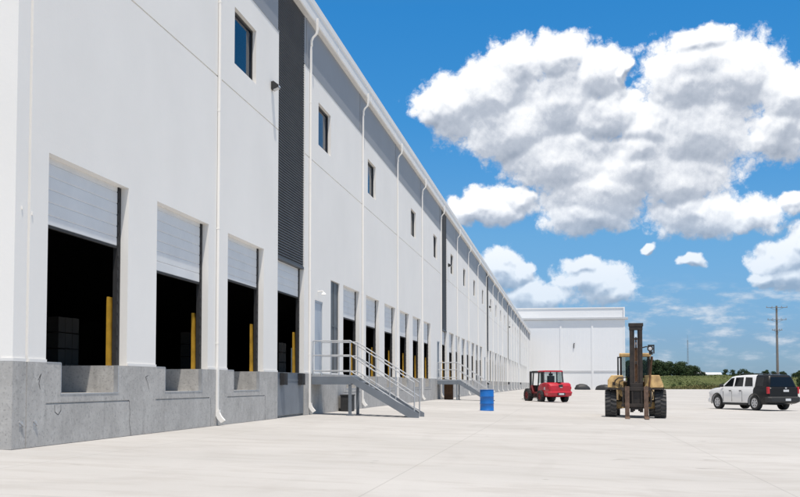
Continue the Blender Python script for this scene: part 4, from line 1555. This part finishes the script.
# ------------------------------------------------------------------ two-tone SUV (forward = +y local, origin between the axles on the ground)
def make_suv():
    ca = radians(27)
    # rear left wheel stands at about (9.75, 54.0)
    root = empty('suv', (0, 0, 0), ca)
    WB, TR = 3.15, 1.66
    off = Matrix.Rotation(ca, 3, 'Z') @ Vector((-TR / 2, -WB / 2, 0))
    root.location = (9.72 - off.x, 54.0 - off.y, gz(9.0))
    tag(root, 'long SUV parked on the paving, white front with black rear end', 'SUV')
    wt_, bk = M['car_white'], M['car_black']
    SPLIT = -1.50
    # lower body: stations along y, section in x/z; width tapers at the ends
    #        y      half w  z0    beltz  (upper edge)
    stn = [(2.50, 0.70, 0.42, 0.90), (2.45, 0.84, 0.34, 1.02), (2.25, 0.92, 0.30, 1.10), (1.90, 0.955, 0.28, 1.15), (1.30, 0.968, 0.28, 1.185), (0.92, 0.97, 0.28, 1.20), (0.2, 0.975, 0.28, 1.20), (SPLIT + 0.001, 0.975, 0.28, 1.21), (SPLIT - 0.001, 0.975, 0.28, 1.21), (-1.9, 0.975, 0.30, 1.22), (-2.40, 0.965, 0.34, 1.22), (-2.60, 0.93, 0.38, 1.22), (-2.68, 0.86, 0.44, 1.16)]
    m = MB()
    rings = []
    mi = []
    for i, (y, hw, z0, z1) in enumerate(stn):
        c = 0.07
        rings.append([(-hw * 0.90, y, z0), (hw * 0.90, y, z0), (hw * 0.985, y, z0 + 0.10), (hw, y, (z0 + z1) / 2), (hw * 0.985, y, z1 - 0.16), (hw * 0.93, y, z1 - 0.03), (hw * 0.82, y, z1),
                      (-hw * 0.82, y, z1), (-hw * 0.93, y, z1 - 0.03), (-hw * 0.985, y, z1 - 0.16), (-hw, y, (z0 + z1) / 2), (-hw * 0.985, y, z0 + 0.10)])
        mi.append(0 if y > SPLIT else 1)
    m.loft(rings, mi)
    body = m.build('body', [wt_, bk], root, smooth=True, angle=40)
    # wheel openings: cut with a boolean so the arches are real
    for k, yw in enumerate((WB / 2, -WB / 2)):
        cut = MB()
        cut.lathe([(0.47, -1.3), (0.47, 1.3)], 40, 'x', (0, yw, 0.385))
        bm_me = cut.build('arch_cutter', M['plastic'])
        mod = body.modifiers.new('arch', 'BOOLEAN')
        mod.operation = 'DIFFERENCE'
        mod.solver = 'EXACT'
        mod.object = bm_me
        bm_me.parent = root
        dg = bpy.context.evaluated_depsgraph_get()
        me2 = bpy.data.meshes.new_from_object(body.evaluated_get(dg))
        body.modifiers.clear()
        body.data = me2
        bpy.data.objects.remove(bm_me)
    # dark wheel-house core
    m = MB()
    m.box(-0.60, 0.60, -2.2, 2.2, 0.30, 0.95)
    m.build('underbody', M['plastic'], root)
    # cabin with tapered sides
    cab = [(1.50, 0.80, 0.80, 1.165, 1.185), (0.62, 0.83, 0.70, 1.19, 1.75), (0.30, 0.85, 0.69, 1.19, 1.80), (-0.4, 0.86, 0.69, 1.19, 1.84), (SPLIT + 0.001, 0.86, 0.69, 1.2, 1.85), (SPLIT - 0.001, 0.86, 0.69, 1.2, 1.85), (-2.0, 0.86, 0.68, 1.2, 1.85), (-2.34, 0.86, 0.67, 1.2, 1.82), (-2.42, 0.855, 0.66, 1.2, 1.76), (-2.60, 0.84, 0.80, 1.19, 1.24)]
    m = MB()
    rings = []
    mi = []
    for (y, hb, ht, z0, z1) in cab:
        rings.append([(-hb, y, z0), (hb, y, z0), (hb + (ht - hb) * 0.8, y, z0 + (z1 - z0) * 0.86), (ht * 0.93, y, z0 + (z1 - z0) * 0.985), (ht * 0.7, y, z1), (-ht * 0.7, y, z1), (-ht * 0.93, y, z0 + (z1 - z0) * 0.985), (-(hb + (ht - hb) * 0.8), y, z0 + (z1 - z0) * 0.86)])
        mi.append(0 if y > SPLIT else 1)
    m.loft(rings, mi)
    m.build('cabin', [wt_, bk], root, smooth=True, angle=40)

    def sidex(y, z):
        """half width of the cabin side at y, z"""
        for (ya, hb, ht, z0, z1), (yb, hb2, ht2, z02, z12) in zip(cab, cab[1:]):
            if yb <= y <= ya:
                t = (ya - y) / (ya - yb)
                hb_, ht_, a0, a1 = hb + (hb2 - hb) * t, ht + (ht2 - ht) * t, z0 + (z02 - z0) * t, z1 + (z12 - z1) * t
                return hb_ + (ht_ - hb_) * 0.8 * min(1, (z - a0) / ((a1 - a0) * 0.86))
        return 0.8

    def side_panel(name, poly, mat, proud=0.006, thick=0.004):
        for s in (-1, 1):
            mm = MB()
            n = len(poly)
            vo = [(s * (sidex(y, z) + proud), y, z) for y, z in poly]
            vi = [(s * (sidex(y, z) + proud - thick), y, z) for y, z in poly]
            mm.add(vo + vi, [tuple(range(n)), tuple(range(n, 2 * n))[::-1]] + [(i, (i + 1) % n, n + (i + 1) % n, n + i) for i in range(n)])
            mm.build(name, mat, root)
    gl = M['car_glass']
    side_panel('front_window', [(1.16, 1.235), (0.34, 1.235), (0.32, 1.70), (0.60, 1.66)], gl)
    side_panel('rear_window', [(0.20, 1.235), (-0.52, 1.235), (-0.48, 1.72), (0.18, 1.705)], gl)
    side_panel('quarter_window', [(-0.68, 1.24), (-1.34, 1.24), (-1.20, 1.70), (-0.64, 1.72)], gl)
    side_panel('cargo_window', [(-1.60, 1.25), (-2.16, 1.25), (-2.12, 1.70), (-1.58, 1.71)], gl)
    # windscreen and tailgate glass
    m = MB()
    m.quad((-0.70, 1.43, 1.235), (0.70, 1.43, 1.235), (0.60, 0.69, 1.715), (-0.60, 0.69, 1.715))
    m.build('windscreen', gl, root, fix=False)
    m = MB()
    m.quad((-0.74, -2.612, 1.225), (0.74, -2.612, 1.225), (0.60, -2.455, 1.715), (-0.60, -2.455, 1.715))
    m.build('tailgate_window', gl, root, fix=False)
    # door shut lines as thin dark gaps, sill trim
    for s in (-1, 1):
        m = MB()
        for y in (1.02, 0.26, -0.60):
            m.box(min(s * 0.9, s * 0.9785), max(s * 0.9, s * 0.9785), y - 0.006, y + 0.006, 0.44, 0.98)
        m.build('door_gap', M['plastic'], root)
        m = MB()
        m.box(min(s * 0.86, s * 0.982), max(s * 0.86, s * 0.982), -1.02, 1.05, 0.255, 0.375)
        m.build('sill_trim', M['plastic'], root, bevel=0.02)
        for y in (0.40, -0.46):
            m = MB()
            m.box(min(s * 0.965, s * 1.0), max(s * 0.965, s * 1.0), y - 0.09, y + 0.09, 0.985, 1.03)
            m.build('door_handle', M['plastic'], root, bevel=0.008)
        m = MB()
        m.box(min(s * 0.90, s * 1.10), max(s * 0.90, s * 1.10), 1.04, 1.17, 1.20, 1.36)
        m.build('mirror', M['plastic'], root, bevel=0.03)
        m = MB()
        m.box(min(s * 0.845, s * 0.95), max(s * 0.845, s * 0.95), -2.69, -2.54, 0.86, 1.21)
        m.build('tail_lamp', M['tail'], root, bevel=0.02)
        m = MB()
        m.box(min(s * 0.56, s * 0.86), max(s * 0.56, s * 0.86), 2.30, 2.475, 0.80, 0.95)
        m.build('headlamp', M['clear'], root, bevel=0.04)
        m = MB()
        for yw, n_ in ((WB / 2, 14), (-WB / 2, 14)):
            pts = [(s * 0.965, yw + 0.485 * cos(a), 0.385 + 0.485 * sin(a)) for a in [pi * (-0.06 + 1.12 * k / n_) for k in range(n_ + 1)]]
            m.tube(pts, 0.022, 6)
        m.build('arch_trim', M['plastic'], root)
        m = MB()
        m.tube([(s * 0.60, 0.1, 1.865), (s * 0.60, 0.0, 1.90), (s * 0.60, -2.1, 1.90), (s * 0.60, -2.2, 1.86)], 0.02, 6)
        m.build('roof_rail', bk, root)
    m = MB()
    rings = []
    for (z, hw, y1) in ((0.40, 0.88, -2.72), (0.46, 0.97, -2.82), (0.66, 0.975, -2.83), (0.72, 0.95, -2.76)):
        rings.append([(-hw, -2.45, z), (hw, -2.45, z), (hw, y1 + 0.12, z), (hw * 0.88, y1, z), (-hw * 0.88, y1, z), (-hw, y1 + 0.12, z)])
    m.loft(rings)
    m.build('rear_bumper', M['plastic'], root, bevel=0.015)
    m = MB()
    m.box(-0.90, 0.90, 2.30, 2.53, 0.36, 0.60)
    m.build('front_bumper', M['car_white'], root, bevel=0.06)
    m = MB()
    m.box(-0.50, 0.50, 2.47, 2.515, 0.64, 0.90)
    m.build('front_grille', M['plastic'], root, bevel=0.02)
    m = MB()
    m.box(-0.02, 0.30, -2.845, -2.832, 0.50, 0.62)
    m.build('number_plate', M['plate'], root)
    m = MB()
    m.box(-0.03, 0.30, -2.70, -2.684, 0.96, 1.07)
    m.build('tailgate_sticker', M['plate'], root)
    m = MB()
    m.box(0.08, 0.18, -2.69, -2.675, 1.13, 1.18)
    m.build('tailgate_latch', M['plate'], root)
    for s in (-1, 1):
        for yw in (WB / 2, -WB / 2):
            wheel(root, 'wheel', (s * TR / 2, yw, 0.385), 0.385, 0.27, M['tyre'], M['rim'], lugs=0, rim=0.62, spokes=6, side=s)
    return root


make_suv()


# ------------------------------------------------------------------ utility pole, mast and sheds in the distance
def make_pole():
    x, y = 60.0, 300.0
    root = empty('utility_pole', (x, y, fz(x, y) - 0.2))
    tag(root, 'tall timber utility pole with three crossarms beyond the parked SUV', 'utility pole')
    H_ = 24.0
    m = MB()
    m.tube([(0, 0, 0), (0, 0, H_)], [0.40, 0.26], 14)
    m.build('pole', M['pole_grey'], root, smooth=True)
    for (z, hw) in ((H_ - 0.5, 2.9), (H_ - 4.0, 2.6), (H_ - 7.0, 1.4)):
        m = MB()
        m.box(-hw, hw, -0.48, -0.28, z - 0.07, z + 0.07)
        m.tube([(-hw * 0.6, -0.38, z - 0.08), (0, -0.36, z - 0.9), (hw * 0.6, -0.38, z - 0.08)], 0.05, 6)
        a = m.build('crossarm', M['pole_grey'], root)
        for xx in (-hw + 0.15, -hw * 0.45, hw * 0.45, hw - 0.15):
            q = MB()
            q.lathe([(0.05, 0.10), (0.13, 0.16), (0.08, 0.22), (0.13, 0.28), (0.08, 0.34), (0.10, 0.42), (0.03, 0.46)], 8, 'z', (xx, -0.38, z))
            q.build('insulator', M['insul'], a)


make_pole()
m = MB()
H_ = 15.5
for k in range(3):
    a = 2 * pi * k / 3
    m.tube([(0.35 * cos(a), 0.35 * sin(a), 0), (0.18 * cos(a), 0.18 * sin(a), H_)], 0.05, 5)
nb = 26
for j in range(nb):
    for k in range(3):
        a, b = 2 * pi * k / 3, 2 * pi * ((k + 1 + j % 2) % 3) / 3
        r0, r1 = 0.35 - 0.17 * j / nb, 0.35 - 0.17 * (j + 1) / nb
        m.tube([(r0 * cos(a), r0 * sin(a), H_ * j / nb), (r1 * cos(b), r1 * sin(b), H_ * (j + 1) / nb)], 0.025, 4)
m.tube([(0, 0, H_ - 0.5), (0, 0, H_ + 2.2)], 0.04, 5)
o = m.build('radio_mast', M['tower'])
o.location = (51.6, 440, fz(51.6, 440))
tag(o, 'thin grey radio mast rising behind the distant trees', 'mast')


def shed(x, y, w, d, h, label):
    root = empty('farm_shed', (x, y, fz(x, y) - 0.1))
    tag(root, label, 'shed', 'pale sheds beyond the field')
    m = MB()
    m.box(-w / 2, w / 2, 0, d, 0, h)
    m.build('wall', M['metal_panel'], root)
    m = MB()
    m.prism([(-0.5, h - 0.1), (d / 2, h + d * 0.14), (d + 0.5, h - 0.1), (d + 0.5, h + 0.02), (d / 2, h + d * 0.14 + 0.14), (-0.5, h + 0.02)], -w / 2 - 0.4, w / 2 + 0.4, 'x')
    m.build('roof', M['metal_panel'], root)
    m = MB()
    m.box(-w * 0.1, w * 0.12, -0.06, -0.003, 0, h * 0.72)
    m.build('door', M['seam'], root)


shed(60.2, 470, 5.0, 6, 1.7, 'small pale shed left of the gap in the distant trees')
shed(67.5, 480, 7.0, 6, 1.5, 'longer pale shed low on the skyline right of the small shed')


# ------------------------------------------------------------------ trees
def make_tree(name, seed, h, spread, leafm, n=900, leaf=0.42, bush=False):
    r = random.Random(seed)
    root = empty(name, (0, 0, 0))
    m = MB()
    th = h * (0.30 if not bush else 0.12)
    m.tube([(0, 0, -0.3), (0.05 * h * r.uniform(-0.3, 0.3), 0, th), (0, 0.02 * h, h * 0.7)], [0.035 * h, 0.024 * h, 0.006 * h], 7)
    lobes = []
    nl = 13
    for k in range(nl):
        a = r.uniform(0, 2 * pi)
        q = r.uniform(0.2, 0.72) * spread
        z = h * r.uniform(0.16 if not bush else 0.2, 0.84)
        sh = 1.0 - 0.6 * max(0, z / h - 0.4)
        lobes.append((cos(a) * q * sh, sin(a) * q * sh, z, spread * r.uniform(0.30, 0.52)))
        m.tube([(0, 0, th * 0.8 + 0.1 * h * r.random()), (cos(a) * q * sh * 0.8, sin(a) * q * sh * 0.8, z)], [0.014 * h, 0.004 * h], 5)
    lobes.append((0, 0, h * 0.86, spread * 0.36))
    m.build('trunk', M['bark'], root)
    c = MB()
    for k in range(n):
        lx, ly, lz, lr = lobes[k % len(lobes)]
        while True:
            d = Vector((r.uniform(-1, 1), r.uniform(-1, 1), r.uniform(-1, 1)))
            if 0.2 < d.length < 1:
                break
        d = d.normalized() * (d.length ** 0.5)
        p = Vector((lx, ly, lz)) + Vector((d.x * lr, d.y * lr, d.z * lr * 0.78))
        if p.z > h * 1.02 or p.z < 0.05:
            continue
        nv = (d + Vector((r.uniform(-1, 1), r.uniform(-1, 1), r.uniform(-0.4, 1))) * 0.8).normalized()
        u = nv.orthogonal().normalized()
        w = nv.cross(u)
        ang = r.uniform(0, pi)
        u, w = u * cos(ang) + w * sin(ang), w * cos(ang) - u * sin(ang)
        s = leaf * r.uniform(0.55, 1.25)
        c.add([p - u * s * 0.5, p - w * s * 0.32 + nv * 0.05 * s, p + u * s * 0.5, p + w * s * 0.32 - nv * 0.05 * s], [(0, 1, 2, 3)])
    c.build('crown', leafm, root, fix=False)
    return root


protos = []
for k in range(4):
    protos.append(make_tree('broadleaf_tree', 11 + k, 6.0, (2.6, 3.1, 2.2, 3.4)[k], M['leaf_dark'], 1900, 0.44))
bushp = make_tree('bush', 31, 1.6, 1.5, M['leaf_mid'], 420, 0.24, True)
used = [False] * 5


def place(pi_, x, y, sc, rz, label, cat, group, sx=1.0):
    src = (protos + [bushp])[pi_]
    if not used[pi_]:
        used[pi_] = True
        t = src
    else:
        t = copy_tree(src)
    t.location = (x, y, fz(x, y) - (0.1 if pi_ == 4 else 0.5))
    t.scale = (sc * sx, sc * sx, sc)
    t.rotation_euler = (0, 0, rz)
    tag(t, label, cat, group)
    return t


tr = random.Random(21)
WOOD = 'dark green tree in the closed wood beyond the field, behind the yellow forklift'
# closed wood at the left, falling away to the right
for k in range(34):
    t = k / 33
    x = 26.5 + 27.5 * t + tr.uniform(-0.6, 0.6)
    y = 424 + tr.uniform(0, 22)
    top = 7.2 - 2.6 * max(0, (t - 0.30)) / 0.7 + tr.uniform(-1.3, 0.9)
    if x > 45 and x < 49:
        top += 0.6
    place(k % 4, x, y, top / 6.0, tr.uniform(0, 6.28), WOOD, 'tree', 'trees of the wood beyond the field')
SPARSE = 'low tree in the thin row on the skyline right of the wood'
for x, h in ((56.5, 3.4), (58.2, 2.6), (72.0, 4.3), (73.8, 3.8), (75.3, 2.4), (80.5, 3.2), (82.6, 3.7), (84.5, 3.0), (87.0, 2.6), (90.0, 3.2), (97.0, 3.3), (100.0, 3.8), (103.0, 3.4), (106.0, 4.2), (109.5, 5.0), (112.5, 4.2), (116, 4.6), (120, 5.2), (124, 4.6), (128, 5.4), (133, 4.8), (69.8, 2.3), (77.6, 2.7), (79.0, 2.2), (88.6, 2.9), (91.8, 2.4), (93.4, 2.8), (95.2, 2.3), (98.6, 2.6), (101.6, 2.5), (104.6, 3.0)):
    place(tr.randrange(4), x, 432 + tr.uniform(-6, 14), h / 6.0, tr.uniform(0, 6.28), SPARSE, 'tree', 'low trees along the skyline', 1.15)
place(2, 64.6, 425, 3.6 / 6, 1.0, 'small round tree standing alone beside the pale sheds', 'tree', 'low trees along the skyline')
place(3, 62.2, 392, 2.7 / 6, 2.0, 'short dark tree standing in the field in front of the pale shed', 'tree', 'low trees along the skyline')
place(0, 66.0, 300.5, 4.6 / 6, 0.4, 'slim young tree beside the foot of the utility pole', 'tree', 'low trees along the skyline', 0.55)
BUSH = 'scrubby green bush along the near edge of the field'
for k in range(22):
    x = 24 + 86 * k / 21 + tr.uniform(-1.5, 1.5)
    place(4, x, 300 + tr.uniform(0, 70), tr.uniform(0.4, 0.95), tr.uniform(0, 6.28), BUSH, 'bush', 'bushes scattered over the field')

# rough weeds over the field: nobody could count them
for nm, mt, cnt, y0, y1, hh, sd in (('dry_weeds', M['weed'], 4200, 292, 318, 0.55, 3), ('field_grass', M['weed_green'], 7000, 304, 412, 0.24, 4)):
    r = random.Random(sd)
    c = MB()
    for k in range(cnt):
        x = r.uniform(14, 135)
        y = r.uniform(y0, y1)
        z = fz(x, y) - 0.05
        for b in range(2):
            a = r.uniform(0, pi)
            w = r.uniform(0.15, 0.45)
            h = hh * r.uniform(0.4, 1.2)
            lx, ly = r.uniform(-0.3, 0.3), r.uniform(-0.2, 0.2)
            c.add([(x - w * cos(a), y - w * sin(a), z), (x + w * cos(a), y + w * sin(a), z), (x + lx, y + ly, z + h)], [(0, 1, 2)])
    tag(c.build(nm, mt, fix=False), 'rough ' + ('dry' if sd == 3 else 'green') + ' weeds covering the field beyond the paving', 'weeds', kind='stuff')
